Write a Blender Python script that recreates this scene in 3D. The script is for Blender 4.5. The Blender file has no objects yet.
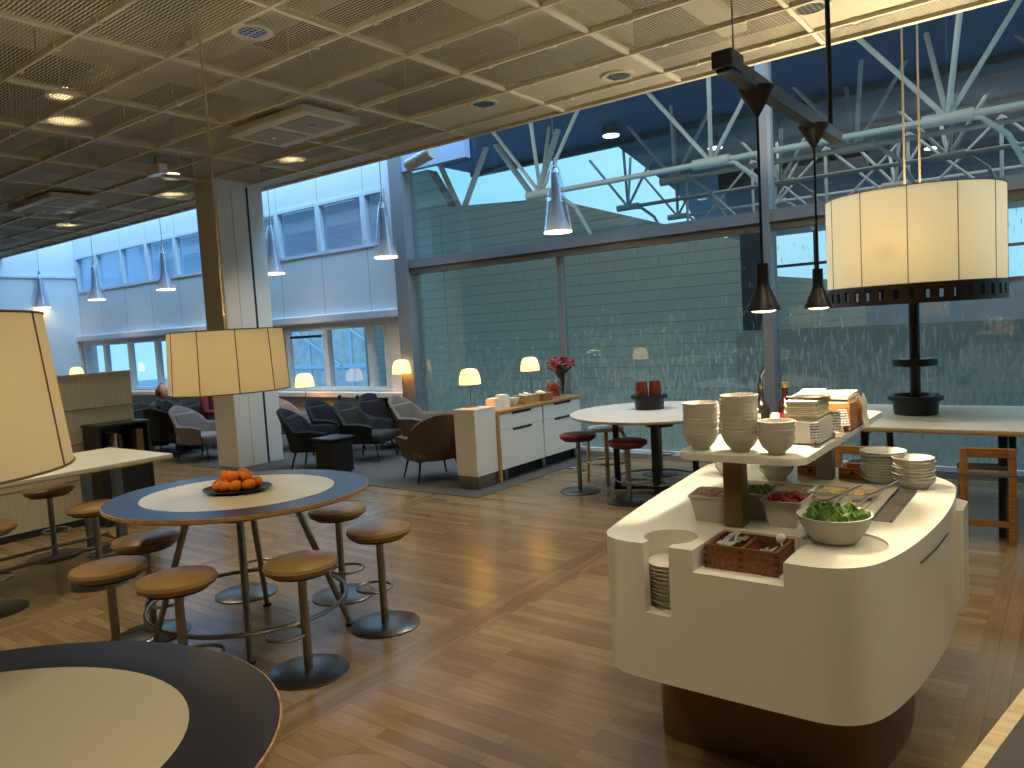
import bpy, bmesh, math, random
from mathutils import Vector, Matrix
from math import pi, sin, cos, radians as R

# ------------------------------------------------------------------ camera, sky, exposure
scn = bpy.context.scene
COL = scn.collection
YAW, PITCH, ROLL, FPX, EYE = R(36.91), R(-4.3), R(3.4), 754.5, 1.6
f_ = Vector((-sin(YAW)*cos(PITCH), cos(YAW)*cos(PITCH), sin(PITCH)))
r0 = Vector((cos(YAW), sin(YAW), 0)); u0 = r0.cross(f_)
r_ = r0*cos(ROLL) - u0*sin(ROLL); u_ = r0*sin(ROLL) + u0*cos(ROLL)
cam = bpy.data.cameras.new('camera'); cam.sensor_width = 36; cam.lens = FPX/1024*36
cam.clip_start = .05; cam.clip_end = 300
cam_o = bpy.data.objects.new('camera', cam); COL.objects.link(cam_o)
M = Matrix.Identity(4)
for i in range(3):
    M[i][0], M[i][1], M[i][2] = r_[i], u_[i], -f_[i]
M[2][3] = EYE
cam_o.matrix_world = M
scn.camera = cam_o
scn.view_settings.view_transform = 'Standard'; scn.view_settings.look = 'None'
scn.view_settings.gamma = 1; scn.view_settings.use_curve_mapping = False
scn.view_settings.exposure = 0.0
try:
    scn.cycles.use_denoising = True
    scn.cycles.max_bounces = 8; scn.cycles.transparent_max_bounces = 16
    scn.cycles.sample_clamp_indirect = 4
    scn.cycles.caustics_reflective = False; scn.cycles.caustics_refractive = False
except Exception:
    pass

def S(r, g, b):
    f = lambda c: (c/255/12.92) if c/255 <= .04045 else ((c/255+.055)/1.055)**2.4
    return (f(r), f(g), f(b), 1)

# sky: overcast blue dusk
w = bpy.data.worlds.new('sky'); scn.world = w; w.use_nodes = True
nt = w.node_tree; nt.nodes.clear()
wo = nt.nodes.new('ShaderNodeOutputWorld'); bg = nt.nodes.new('ShaderNodeBackground')
tc = nt.nodes.new('ShaderNodeTexCoord'); ns = nt.nodes.new('ShaderNodeTexNoise'); cr = nt.nodes.new('ShaderNodeValToRGB')
ns.inputs['Scale'].default_value = 3; ns.inputs['Detail'].default_value = 3
cr.color_ramp.elements[0].position = .35; cr.color_ramp.elements[1].position = .7
cr.color_ramp.elements[0].color = (.24, .60, .95, 1); cr.color_ramp.elements[1].color = (.42, .74, .98, 1)
nt.links.new(tc.outputs['Generated'], ns.inputs['Vector']); nt.links.new(ns.outputs['Fac'], cr.inputs['Fac'])
nt.links.new(cr.outputs['Color'], bg.inputs['Color']); nt.links.new(bg.outputs[0], wo.inputs[0])
bg.inputs['Strength'].default_value = 1.55

def light(kind, name, loc, power, color=(1, .8, .55), rot=(0, 0, 0), **kw):
    l = bpy.data.lights.new(name, kind); l.energy = power; l.color = color
    for k, v in kw.items(): setattr(l, k, v)
    o = bpy.data.objects.new(name, l); COL.objects.link(o); o.location = loc; o.rotation_euler = rot
    return o
SKYBLUE = (.30, .60, 1.0)
# daylight falling through the roof light above the gap between ceiling edge and facade
light('AREA', 'skylight_daylight', (-8.5, 7.08, 5.4), 560, SKYBLUE, (0, 0, 0), shape='RECTANGLE', size=19, size_y=1.1)
# added fill lights that brighten the siding and the far hall wall
light('AREA', 'hall_fill_light', (-5, 9.2, 5.2), 120, (1, .93, .82), (R(35), 0, 0), shape='RECTANGLE', size=9, size_y=.6)
light('AREA', 'hall_fill_light', (0, 19, 5.3), 650, (.95, .97, 1), (0, 0, 0), shape='RECTANGLE', size=14, size_y=6)
WARM = (1.0, .86, .62)

# ------------------------------------------------------------------ materials
MATS = {}
def mat(name, col, rough=.5, metal=0, var=0, scale=8, bump=0, spec=.5, coat=0, stretch=None, emit=None, estr=0, trans=0):
    if name in MATS: return MATS[name]
    m = bpy.data.materials.new(name); m.use_nodes = True
    n = m.node_tree.nodes; L = m.node_tree.links; b = n['Principled BSDF']
    b.inputs['Base Color'].default_value = col; b.inputs['Roughness'].default_value = rough
    b.inputs['Metallic'].default_value = metal; b.inputs['Specular IOR Level'].default_value = spec
    b.inputs['Coat Weight'].default_value = coat
    if emit: b.inputs['Emission Color'].default_value = emit; b.inputs['Emission Strength'].default_value = estr
    t = n.new('ShaderNodeTexCoord'); mp = n.new('ShaderNodeMapping'); nz = n.new('ShaderNodeTexNoise')
    if stretch: mp.inputs['Scale'].default_value = stretch
    nz.inputs['Scale'].default_value = scale; nz.inputs['Detail'].default_value = 4
    L.new(t.outputs['Object'], mp.inputs[0]); L.new(mp.outputs[0], nz.inputs['Vector'])
    if var:
        mx = n.new('ShaderNodeMix'); mx.data_type = 'RGBA'
        mx.inputs[6].default_value = tuple(c*(1-var) for c in col[:3])+(1,)
        mx.inputs[7].default_value = tuple(min(1, c*(1+var)) for c in col[:3])+(1,)
        L.new(nz.outputs['Fac'], mx.inputs[0]); L.new(mx.outputs[2], b.inputs['Base Color'])
    if bump:
        bp = n.new('ShaderNodeBump'); bp.inputs['Strength'].default_value = bump; bp.inputs['Distance'].default_value = .01
        L.new(nz.outputs['Fac'], bp.inputs['Height']); L.new(bp.outputs[0], b.inputs['Normal'])
    if trans:
        tr = n.new('ShaderNodeBsdfTranslucent'); tr.inputs[0].default_value = col
        mx = n.new('ShaderNodeMixShader'); mx.inputs[0].default_value = trans
        L.new(b.outputs[0], mx.inputs[1]); L.new(tr.outputs[0], mx.inputs[2])
        L.new(mx.outputs[0], n['Material Output'].inputs[0])
    MATS[name] = m
    return m
def nodes_of(m):
    return m.node_tree.nodes, m.node_tree.links, m.node_tree.nodes['Principled BSDF']
def math_n(n, L, op, a, b=None):
    x = n.new('ShaderNodeMath'); x.operation = op
    for i, v in enumerate((a, b)):
        if v is None: continue
        if isinstance(v, (int, float)): x.inputs[i].default_value = v
        else: L.new(v, x.inputs[i])
    return x.outputs[0]

def floor_mat():
    m = mat('oak_parquet', S(150, 108, 62), .24)
    n, L, b = nodes_of(m)
    tc = n.new('ShaderNodeTexCoord'); sp = n.new('ShaderNodeSeparateXYZ'); L.new(tc.outputs['Object'], sp.inputs[0])
    X, Y = sp.outputs[0], sp.outputs[1]
    def band(v, off, per, half):
        a = math_n(n, L, 'ADD', v, -off + 50*per + per/2)
        a = math_n(n, L, 'MODULO', a, per); a = math_n(n, L, 'SUBTRACT', a, per/2); a = math_n(n, L, 'ABSOLUTE', a)
        return math_n(n, L, 'LESS_THAN', a, half), a
    bx, ax_ = band(X, -2.66, 2.41, .11); by, ay_ = band(Y, 2.75, 2.41, .11)
    def bricks(rot):
        mp = n.new('ShaderNodeMapping'); mp.inputs['Rotation'].default_value = (0, 0, rot)
        L.new(tc.outputs['Object'], mp.inputs[0])
        br = n.new('ShaderNodeTexBrick'); br.inputs['Scale'].default_value = 1
        br.inputs['Brick Width'].default_value = .75; br.inputs['Row Height'].default_value = .072
        br.inputs['Mortar Size'].default_value = .0012; br.inputs['Mortar Smooth'].default_value = .2
        br.inputs['Color1'].default_value = S(148, 124, 88); br.inputs['Color2'].default_value = S(122, 99, 67)
        br.inputs['Mortar'].default_value = S(104, 76, 48); br.inputs['Bias'].default_value = 0
        br.offset = .37
        L.new(mp.outputs[0], br.inputs['Vector'])
        nz = n.new('ShaderNodeTexNoise'); nz.inputs['Scale'].default_value = 3; nz.inputs['Detail'].default_value = 5
        m2 = n.new('ShaderNodeMapping'); m2.inputs['Scale'].default_value = (1.2, 14, 1)
        L.new(mp.outputs[0], m2.inputs[0]); L.new(m2.outputs[0], nz.inputs['Vector'])
        mx = n.new('ShaderNodeMix'); mx.data_type = 'RGBA'; mx.blend_type = 'MULTIPLY'; mx.inputs[0].default_value = .55
        cr = n.new('ShaderNodeValToRGB'); cr.color_ramp.elements[0].color = (.66, .62, .58, 1); cr.color_ramp.elements[0].position = .3
        cr.color_ramp.elements[1].position = .65
        L.new(nz.outputs['Fac'], cr.inputs[0]); L.new(br.outputs['Color'], mx.inputs[6]); L.new(cr.outputs[0], mx.inputs[7])
        return mx.outputs[2]
    c1 = bricks(0); c2 = bricks(pi/2)
    m1 = n.new('ShaderNodeMix'); m1.data_type = 'RGBA'
    L.new(bx, m1.inputs[0]); L.new(c1, m1.inputs[6]); L.new(c2, m1.inputs[7])
    anyb = math_n(n, L, 'MAXIMUM', bx, by)
    tone = n.new('ShaderNodeMix'); tone.data_type = 'RGBA'; tone.blend_type = 'MULTIPLY'
    L.new(math_n(n, L, 'MULTIPLY', anyb, .22), tone.inputs[0]); L.new(m1.outputs[2], tone.inputs[6]); tone.inputs[7].default_value = (.62, .55, .5, 1)
    L.new(tone.outputs[2], b.inputs['Base Color'])
    return m

def ceiling_mesh_mat():
    m = mat('expanded_metal', S(222, 214, 190), .55)
    n, L, b = nodes_of(m)
    tc = n.new('ShaderNodeTexCoord'); sp = n.new('ShaderNodeSeparateXYZ'); L.new(tc.outputs['Object'], sp.inputs[0])
    sx = math_n(n, L, 'SINE', math_n(n, L, 'MULTIPLY', sp.outputs[0], 2*pi/.07))
    ph = math_n(n, L, 'ADD', math_n(n, L, 'MULTIPLY', sp.outputs[1], 2*pi/.026), math_n(n, L, 'MULTIPLY', sx, .7))
    s = math_n(n, L, 'SINE', ph)
    hole = math_n(n, L, 'GREATER_THAN', s, -.05)
    tr = n.new('ShaderNodeBsdfTransparent'); mx = n.new('ShaderNodeMixShader')
    tl = n.new('ShaderNodeBsdfTranslucent'); tl.inputs[0].default_value = S(190, 180, 150); m0 = n.new('ShaderNodeMixShader'); m0.inputs[0].default_value = .3
    L.new(b.outputs[0], m0.inputs[1]); L.new(tl.outputs[0], m0.inputs[2])
    L.new(hole, mx.inputs[0]); L.new(m0.outputs[0], mx.inputs[1]); L.new(tr.outputs[0], mx.inputs[2])
    L.new(mx.outputs[0], n['Material Output'].inputs[0])
    return m

def glass_mat(name, tint=(.86, .93, .95, 1), refl=.1, frost=False):
    m = bpy.data.materials.new(name); m.use_nodes = True
    n = m.node_tree.nodes; L = m.node_tree.links; n.clear()
    out = n.new('ShaderNodeOutputMaterial'); tr = n.new('ShaderNodeBsdfTransparent'); gl = n.new('ShaderNodeBsdfGlossy')
    tr.inputs[0].default_value = tint; gl.inputs['Roughness'].default_value = 0.0; gl.inputs[0].default_value = (1, 1, 1, 1)
    fr = n.new('ShaderNodeFresnel'); ge = n.new('ShaderNodeNewGeometry')   # same reflectance from either side of the thin pane
    L.new(math_n(n, L, 'SUBTRACT', 1.5, math_n(n, L, 'MULTIPLY', ge.outputs['Backfacing'], 1.5-1/1.5)), fr.inputs[0])
    a = math_n(n, L, 'ADD', math_n(n, L, 'MULTIPLY', fr.outputs[0], .9), refl-.04)
    mx = n.new('ShaderNodeMixShader'); L.new(a, mx.inputs[0]); L.new(tr.outputs[0], mx.inputs[1]); L.new(gl.outputs[0], mx.inputs[2])
    res = mx.outputs[0]
    if frost:   # printed film: upright grass blades, dense near the floor
        tc = n.new('ShaderNodeTexCoord'); sp = n.new('ShaderNodeSeparateXYZ'); L.new(tc.outputs['Object'], sp.inputs[0])
        mp = n.new('ShaderNodeMapping'); mp.inputs['Scale'].default_value = (46, 1, 6.5); L.new(tc.outputs['Object'], mp.inputs[0])
        nz = n.new('ShaderNodeTexNoise'); nz.inputs['Scale'].default_value = 1; nz.inputs['Detail'].default_value = 2
        L.new(mp.outputs[0], nz.inputs['Vector'])
        mr = n.new('ShaderNodeMapRange'); L.new(sp.outputs[2], mr.inputs[0])
        mr.inputs[1].default_value = .1; mr.inputs[2].default_value = 1.75; mr.inputs[3].default_value = .30; mr.inputs[4].default_value = .63
        k = math_n(n, L, 'SUBTRACT', nz.outputs['Fac'], mr.outputs[0]); k = math_n(n, L, 'MULTIPLY', k, 8)
        mr2 = n.new('ShaderNodeMapRange'); L.new(k, mr2.inputs[0]); mr2.inputs[4].default_value = .36
        df = n.new('ShaderNodeBsdfDiffuse'); df.inputs[0].default_value = S(205, 222, 222)
        tl = n.new('ShaderNodeBsdfTranslucent'); tl.inputs[0].default_value = S(205, 222, 222)
        ad = n.new('ShaderNodeMixShader'); ad.inputs[0].default_value = .4; L.new(df.outputs[0], ad.inputs[1]); L.new(tl.outputs[0], ad.inputs[2])
        m2 = n.new('ShaderNodeMixShader'); L.new(mr2.outputs[0], m2.inputs[0]); L.new(res, m2.inputs[1]); L.new(ad.outputs[0], m2.inputs[2])
        res = m2.outputs[0]
    L.new(res, out.inputs[0]); MATS[name] = m
    return m

def seam_mat(name, base, per, axis=2, dark=.55, width=.06, rough=.6, phase=0):
    m = mat(name, base, rough)
    n, L, b = nodes_of(m)
    tc = n.new('ShaderNodeTexCoord'); sp = n.new('ShaderNodeSeparateXYZ'); L.new(tc.outputs['Object'], sp.inputs[0])
    fr = math_n(n, L, 'FRACT', math_n(n, L, 'MULTIPLY', math_n(n, L, 'ADD', sp.outputs[axis], 100*per+phase), 1/per))
    lt = math_n(n, L, 'LESS_THAN', fr, width)
    mx = n.new('ShaderNodeMix'); mx.data_type = 'RGBA'
    L.new(lt, mx.inputs[0]); mx.inputs[6].default_value = base; mx.inputs[7].default_value = tuple(c*dark for c in base[:3])+(1,)
    L.new(mx.outputs[2], b.inputs['Base Color'])
    return m

def wood(name, a, bb, rough=.45, scale=6, stretch=(1, 12, 12)):
    m = mat(name, a, rough)
    n, L, b = nodes_of(m)
    tc = n.new('ShaderNodeTexCoord'); mp = n.new('ShaderNodeMapping'); mp.inputs['Scale'].default_value = stretch
    nz = n.new('ShaderNodeTexNoise'); nz.inputs['Scale'].default_value = scale; nz.inputs['Detail'].default_value = 5
    cr = n.new('ShaderNodeValToRGB'); cr.color_ramp.elements[0].color = bb; cr.color_ramp.elements[1].color = a
    cr.color_ramp.elements[0].position = .35; cr.color_ramp.elements[1].position = .62
    L.new(tc.outputs['Object'], mp.inputs[0]); L.new(mp.outputs[0], nz.inputs['Vector']); L.new(nz.outputs['Fac'], cr.inputs[0])
    L.new(cr.outputs[0], b.inputs['Base Color'])
    return m

WHITE = mat('white_laminate', S(232, 228, 214), .3)
SOLID = mat('white_solid_surface', S(236, 230, 212), .22, coat=.2)
PORC = mat('white_porcelain', S(240, 235, 222), .25, coat=.3)
STEEL = mat('brushed_steel', S(150, 146, 138), .34, 1, var=.08, scale=40)
STEELD = mat('grey_steel_plate', S(118, 120, 122), .3, 1, var=.1, scale=20)
CUTL = mat('polished_cutlery', S(226, 226, 224), .38, .55)
CHROME = mat('chrome', S(215, 215, 215), .12, 1)
BRONZE = mat('bronze_plinth', S(122, 96, 60), .38, .45, var=.08)
BLACK = mat('black_metal', S(22, 21, 21), .4)
BLACKF = mat('black_fabric', S(25, 25, 27), .85, var=.2, scale=60, bump=.2)
TAN = mat('tan_leather', S(148, 116, 70), .3, var=.12, scale=14, bump=.1)
RED = mat('red_leather', S(104, 15, 22), .32, var=.1, scale=14)
CREAM = mat('cream_linoleum', S(226, 214, 178), .22, var=.02, scale=30)
NAVY = mat('navy_linoleum', S(44, 46, 58), .26, var=.08, scale=40)
OAK = wood('oak', S(196, 150, 92), S(156, 108, 58))
OAKE = wood('oak_edge', S(196, 158, 104), S(162, 122, 74), .5)
BIRCH = wood('birch', S(214, 178, 126), S(186, 146, 94))
WALNUT = wood('walnut_box', S(128, 80, 42), S(86, 50, 26), .5, 8, (12, 1.5, 12))
PINE = wood('honey_stool', S(178, 128, 68), S(142, 96, 48), .5)
ALU = mat('anodised_frame', S(140, 140, 142), .45, .2)
ALUW = mat('white_frame', S(214, 220, 226), .45)
WALLW = mat('white_wall', S(226, 226, 224), .7, var=.02, scale=3)
WALLP = seam_mat('white_wall_panels', S(222, 224, 226), 1.04, 0, .55, .014, .6, 10.47)
BEIGE = mat('beige_paint', S(196, 184, 156), .7)
SHADE = mat('cream_lampshade', S(253, 246, 224), .8, trans=.66)
OPAL = mat('lit_opal_glass', S(255, 226, 160), .4, emit=S(255, 205, 120), estr=2.2)
DISC = mat('lit_lamp_disc', S(255, 240, 200), .4, emit=S(255, 226, 170), estr=9)
HALLDISC = mat('lit_hall_lamp', S(255, 250, 235), .4, emit=S(255, 246, 225), estr=5)
NAVYROOF = mat('navy_soffit', S(16, 48, 94), .6)
SLATE = seam_mat('slate_deck', S(52, 68, 86), .25, 1, .7, .2)
TRUSS = mat('painted_tube', S(186, 184, 170), .45)
SIDING = seam_mat('grey_siding', S(140, 146, 134), .19, 2, .55, .09)
DARKW = mat('dark_panel', S(30, 34, 38), .6)
HALLW = mat('hall_blue_wall', S(124, 134, 144), .7, var=.15, scale=.8)
PAPER = mat('cream_napkin', S(246, 236, 206), .85, var=.03, scale=60)

# ------------------------------------------------------------------ mesh builder
class MB:
    def __init__(s): s.bm = bmesh.new()
    def box(s, c, d, rz=0, bev=0, seg=2, rot=None):
        g = bmesh.ops.create_cube(s.bm, size=1)['verts']
        Mx = Matrix.Translation(Vector(c)) @ (rot.to_4x4() if rot is not None else Matrix.Rotation(rz, 4, 'Z')) @ Matrix.Diagonal((d[0], d[1], d[2], 1))
        bmesh.ops.transform(s.bm, matrix=Mx, verts=g)
        if bev:
            e = list({e for v in g for e in v.link_edges})
            bmesh.ops.bevel(s.bm, geom=e, offset=bev, segments=seg, affect='EDGES', profile=.5)
        return s
    def span(s, x0, x1, y0, y1, z0, z1, bev=0, seg=2):
        return s.box(((x0+x1)/2, (y0+y1)/2, (z0+z1)/2), (x1-x0, y1-y0, z1-z0), 0, bev, seg)
    def cyl(s, p0, p1, ra, rb=None, seg=16):
        p0, p1 = Vector(p0), Vector(p1); rb = ra if rb is None else rb
        return s.rings([(p0, ra), (p1, rb)], (p1-p0).normalized(), seg)
    def rings(s, pr, d, seg, cap=True):
        a = d.orthogonal().normalized(); b = d.cross(a)
        loops = [[s.bm.verts.new(p + (a*cos(2*pi*i/seg) + b*sin(2*pi*i/seg))*r) for i in range(seg)] for p, r in pr]
        s.skin(loops, True, cap); return s
    def skin(s, loops, closed=True, cap=True):
        n = len(loops[0])
        for A, B in zip(loops, loops[1:]):
            for i in range(n if closed else n-1):
                try: s.bm.faces.new((A[i], A[(i+1) % n], B[(i+1) % n], B[i]))
                except ValueError: pass
        if cap and closed:
            s.bm.faces.new(loops[0][::-1]); s.bm.faces.new(loops[-1])
    def tube(s, pts, r, seg=8, closed=False):
        P = [Vector(p) for p in pts]; n = len(P); loops = []; prev = None
        for i in range(n):
            if closed: d = P[(i+1) % n] - P[i-1]
            else: d = P[min(i+1, n-1)] - P[max(i-1, 0)]
            d.normalize()
            a = d.orthogonal() if prev is None else prev - d*prev.dot(d)
            a.normalize(); prev = a; b = d.cross(a)
            rr = r[i] if isinstance(r, (list, tuple)) else r
            loops.append([s.bm.verts.new(P[i] + (a*cos(2*pi*k/seg) + b*sin(2*pi*k/seg))*rr) for k in range(seg)])
        if closed: loops.append(loops[0]); s.skin(loops, True, False)
        else: s.skin(loops, True, True)
        return s
    def lathe(s, prof, c=(0, 0, 0), seg=32, sx=1, sy=1, rz=0):
        c = Vector(c); loops = []
        for r, z in prof:
            r = max(r, 1e-4); L = []
            for i in range(seg):
                x, y = r*sx*cos(2*pi*i/seg), r*sy*sin(2*pi*i/seg)
                L.append(s.bm.verts.new(c + Vector((x*cos(rz)-y*sin(rz), x*sin(rz)+y*cos(rz), z))))
            loops.append(L)
        s.skin(loops, True, True); return s
    def prism(s, poly, z0, z1, bev=0, seg=3):
        A = [s.bm.verts.new((x, y, z0)) for x, y in poly]; B = [s.bm.verts.new((x, y, z1)) for x, y in poly]
        s.skin([A, B], True, True)
        if bev:
            e = [x for x in s.bm.edges if (x.verts[0] in B and x.verts[1] in B)]
            bmesh.ops.bevel(s.bm, geom=e, offset=bev, segments=seg, affect='EDGES', profile=.5)
        return s
    def wallpoly(s, poly, y0, y1):      # polygon in XZ, thickness along Y
        A = [s.bm.verts.new((x, y0, z)) for x, z in poly]; B = [s.bm.verts.new((x, y1, z)) for x, z in poly]
        s.skin([A, B], True, True); return s
    def ball(s, c, r, sc=(1, 1, 1), u=16, v=10, rot=None):
        g = bmesh.ops.create_uvsphere(s.bm, u_segments=u, v_segments=v, radius=r)['verts']
        Mx = Matrix.Translation(Vector(c)) @ (rot.to_4x4() if rot is not None else Matrix.Identity(4)) @ Matrix.Diagonal((*sc, 1))
        bmesh.ops.transform(s.bm, matrix=Mx, verts=g); return s
    def grid(s, fn, nu, nv, closed_u=False):
        V = [[s.bm.verts.new(fn(i/(nu if closed_u else nu-1), j/(nv-1))) for i in range(nu)] for j in range(nv)]
        for j in range(nv-1):
            for i in range(nu if closed_u else nu-1):
                s.bm.faces.new((V[j][i], V[j][(i+1) % nu], V[j+1][(i+1) % nu], V[j+1][i]))
        return s
    def build(s, name, m, parent=None, smooth=True, angle=40):
        bmesh.ops.recalc_face_normals(s.bm, faces=s.bm.faces)
        me = bpy.data.meshes.new(name); s.bm.to_mesh(me); s.bm.free()
        me.materials.append(m)
        if smooth:
            me.shade_smooth(); me.set_sharp_from_angle(angle=R(angle))
        o = bpy.data.objects.new(name, me); COL.objects.link(o)
        if parent: o.parent = parent
        return o

def tag(o, label, cat, group=None, kind=None):
    o['label'] = label; o['category'] = cat
    if group: o['group'] = group
    if kind: o['kind'] = kind
    return o
def thing(name, label, cat, loc=(0, 0, 0), rz=0, group=None):
    o = bpy.data.objects.new(name, None); COL.objects.link(o); o.empty_display_size = .1
    o.location = loc; o.rotation_euler = (0, 0, rz)
    return tag(o, label, cat, group)
def struct(o, label=None):
    o['kind'] = 'structure'
    if label: o['label'] = label
    return o
def copy_tree(o, parent=None):
    kids = list(o.children); c = o.copy(); COL.objects.link(c)
    if parent: c.parent = parent
    for k in kids: copy_tree(k, c)
    return c
def place(proto, used, loc, rz=0, label=None, group=None):
    o = proto if not used else copy_tree(proto)
    o.location = loc; o.rotation_euler = (0, 0, rz)
    if label: o['label'] = label
    if group: o['group'] = group
    return o
ORD = ['first', 'second', 'third', 'fourth', 'fifth', 'sixth', 'seventh', 'eighth', 'ninth', 'tenth', 'eleventh', 'twelfth', 'thirteenth', 'fourteenth']
def from_top(i, n):
    return 'topmost' if i == n-1 else 'lowest' if i == 0 else ORD[n-1-i] + ' from the top'

# ------------------------------------------------------------------ the room
FY, EDGE, CZ = 7.8, 6.4, 3.65          # facade plane, ceiling edge, ceiling height
struct(MB().span(-17.8, 5, -6, FY+.02, -.1, 0).build('floor', floor_mat(), None, False))
cm = ceiling_mesh_mat(); TANM = mat('tan_metal', S(182, 174, 150), .55, var=.05)
# ceiling: mesh panels with solid cells, edge fascia
GX0, GY0 = -5.16, 2.42
solid = {(-7.2, 3.2), (-7.2, 5.63), (-9.77, 5.65), (-13.0, 5.66), (-4.37, 3.19), (-4.34, 5.6), (-3.08, 5.84), (-1.45, 5.57), (-9.77, 3.2), (-12.3, 3.2)}
DL = sorted(solid)
def cell(x, y): return (math.floor((x-GX0)/1.2), math.floor((y-GY0)/.6))
LIT = [(-7.2, 3.2), (-7.2, 5.63), (-9.77, 5.65), (-13.0, 5.66), (-6.0, .95)]
cells = {cell(*p) for p in solid if p not in LIT and p[0] > -4.36 and p[1] > 4} | {(i, 6) for i in range(-3, 2)}
a = MB(); b = MB()
for i in range(-11, 9):
    for j in range(-14, 7):
        x0, x1 = GX0+1.2*i, GX0+1.2*(i+1); y0, y1 = GY0+.6*j, min(GY0+.6*(j+1), EDGE-.05)
        if y1 <= y0: continue
        t = b if (i, j) in cells else a
        v = [t.bm.verts.new(p) for p in ((x0+.01, y0+.01, CZ+.01), (x1-.01, y0+.01, CZ+.01), (x1-.01, y1-.01, CZ+.01), (x0+.01, y1-.01, CZ+.01))]
        t.bm.faces.new(v)
ce = struct(a.build('ceiling', cm, None, False))
b.build('panel', TANM, ce, False)
g = MB()
for i in range(-11, 10): g.span(GX0+1.2*i-.016, GX0+1.2*i+.016, -6, EDGE, CZ-.012, CZ+.03)
for j in range(-14, 7): g.span(-17.8, 5, GY0+.6*j-.011, GY0+.6*j+.011, CZ-.02, CZ+.02)
for i in range(-11, 9):
    for j in range(-3, 7):
        for q in (.25, .75): g.span(GX0+1.2*(i+q)-.02, GX0+1.2*(i+q)+.02, GY0+.6*j-.022, GY0+.6*j+.022, CZ-.026, CZ+.02)
struct(g.build('trim_1', mat('grid_metal', S(214, 206, 180), .5), None, False))
struct(MB().span(-17.8, 5, EDGE-.02, EDGE+.04, CZ+.2, 4.65).build('plenum_light_shield', mat('plenum_paint', S(112, 104, 84), .8, var=.3, scale=1.2), None, False))  # added plate that blocks sky light from leaking into the plenum
struct(MB().span(-17.8, 5, EDGE-.05, EDGE, CZ-.02, CZ+.22).build('trim_2', mat('fascia_paint', S(206, 196, 172), .6), None, False))
struct(MB().span(-17.8, 5, -6, EDGE, 4.55, 4.65).build('ceiling_slab', mat('plenum_paint', S(112, 104, 84), .8, var=.3, scale=1.2), None, False))
# ducts and trunking above the open mesh
duct = mat('duct_metal', S(176, 168, 144), .55)
d = MB()
for y, r in ((1.2, .16), (3.9, .2), (5.2, .13)): d.cyl((-17, y, 4.25), (4, y, 4.25), r, seg=20)
for x in (-11.2, -6.3, -3.4, -.6): d.span(x-.3, x+.3, -4, 6.2, 4.0, 4.3)
for x in (-8.4, -2.2): d.span(x-.1, x+.1, -4, 6.2, 3.85, 3.92)
for i in range(-10, 8):
    for j in range(-2, 6, 2): d.cyl((GX0+1.2*i+.6, GY0+.6*j, CZ), (GX0+1.2*i+.6, GY0+.6*j, 4.6), .008, seg=6)
struct(d.build('trim_3', duct, None))
struct(MB().span(-17.95, -17.75, -6, FY, 0, 6).build('wall_left', WALLW, None, False))
struct(MB().span(5, 5.2, -6, FY, 0, 6).build('wall_right', WALLW, None, False))
struct(MB().span(-17.8, 5, -6.2, -6, 0, 4.6).build('wall_front', BEIGE, None, False))
struct(MB().span(-17.749, -17.7, -6, FY, 3.24, 3.29).build('trim_4', ALUW, None, False))

# facade, solid part with two bands of windows
XL, XR = -17.75, -7.7
wl = MB(); wl.span(XL, XR, FY, FY+.25, 0, .78); wl.span(XL, XR, FY, FY+.25, 1.78, 2.9); wl.span(XL, XR, FY, FY+.25, 3.7, 6)
for x0, x1 in ((XL, -17.65), (-8.1, XR)): wl.span(x0, x1, FY, FY+.25, .78, 1.78)
for x0, x1 in ((XL, -17.7), (-7.95, XR)): wl.span(x0, x1, FY, FY+.25, 2.9, 3.7)
struct(wl.build('wall_back', WALLP, None, False))
struct(MB().span(XL, XR, FY-.12, FY, 1.84, 1.97, .02).build('trim_5', ALUW, None, False))
struct(MB().span(XL, -7.72, FY-.16, FY, .68, .76, .01).build('trim_6', mat('sill_paint', S(226, 222, 210), .5), None, False))
struct(MB().span(XL, -7.72, FY-.03, FY, 0, .66).build('trim_7', seam_mat('sill_panels', S(214, 206, 190), 1.04, 0, .7, .012), None, False))
ND = [0]
GL = glass_mat('clear_glass', (.92, .96, 1, 1), .05)
def window(x0, x1, z0, z1, muls, fr, blind=None, fw=.05):
    ND[0] += 1
    f = MB(); f.span(x0, x1, FY-.02, FY+.08, z0, z0+fw); f.span(x0, x1, FY-.02, FY+.08, z1-fw, z1)
    f.span(x0, x0+fw, FY-.02, FY+.08, z0+fw, z1-fw); f.span(x1-fw, x1, FY-.02, FY+.08, z0+fw, z1-fw)
    for m_ in muls: f.span(m_-fw, m_+fw, FY-.02, FY+.08, z0+fw, z1-fw)
    o = struct(f.build('window_%d' % ND[0], fr, None, False))
    MB().span(x0+fw, x1-fw, FY+.05, FY+.056, z0+fw, z1-fw).build('pane', GL, o, False)
    if blind: MB().span(x0+fw, x1-fw, FY+.1, FY+.11, z0+fw, z1-fw).build('blind', blind, o, False)
    return o
BLIND = mat('blue_blind', S(222, 236, 252), .8, trans=.9)
n, L, b = nodes_of(BLIND)
window(-17.7, -12.5, 2.9, 3.7, (-16.75, -15.67, -14.65, -13.6), ALUW, BLIND)
window(-12.5, -7.95, 2.9, 3.7, (-11.5, -10.47, -9.43, -8.4), ALUW, BLIND)
window(-17.65, -12.5, .78, 1.78, (-16.73, -15.68, -14.6, -13.55), ALUW)
window(-12.5, -8.1, .78, 1.78, (-11.5, -10.47, -9.46, -8.46), ALUW)
# one tilted open sash by the column
s_ = MB(); s_.span(-10.3, -9.55, FY-.05, FY-.01, 1.62, 1.66)
struct(s_.build('trim_8', DARKW, None, False))

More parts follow.
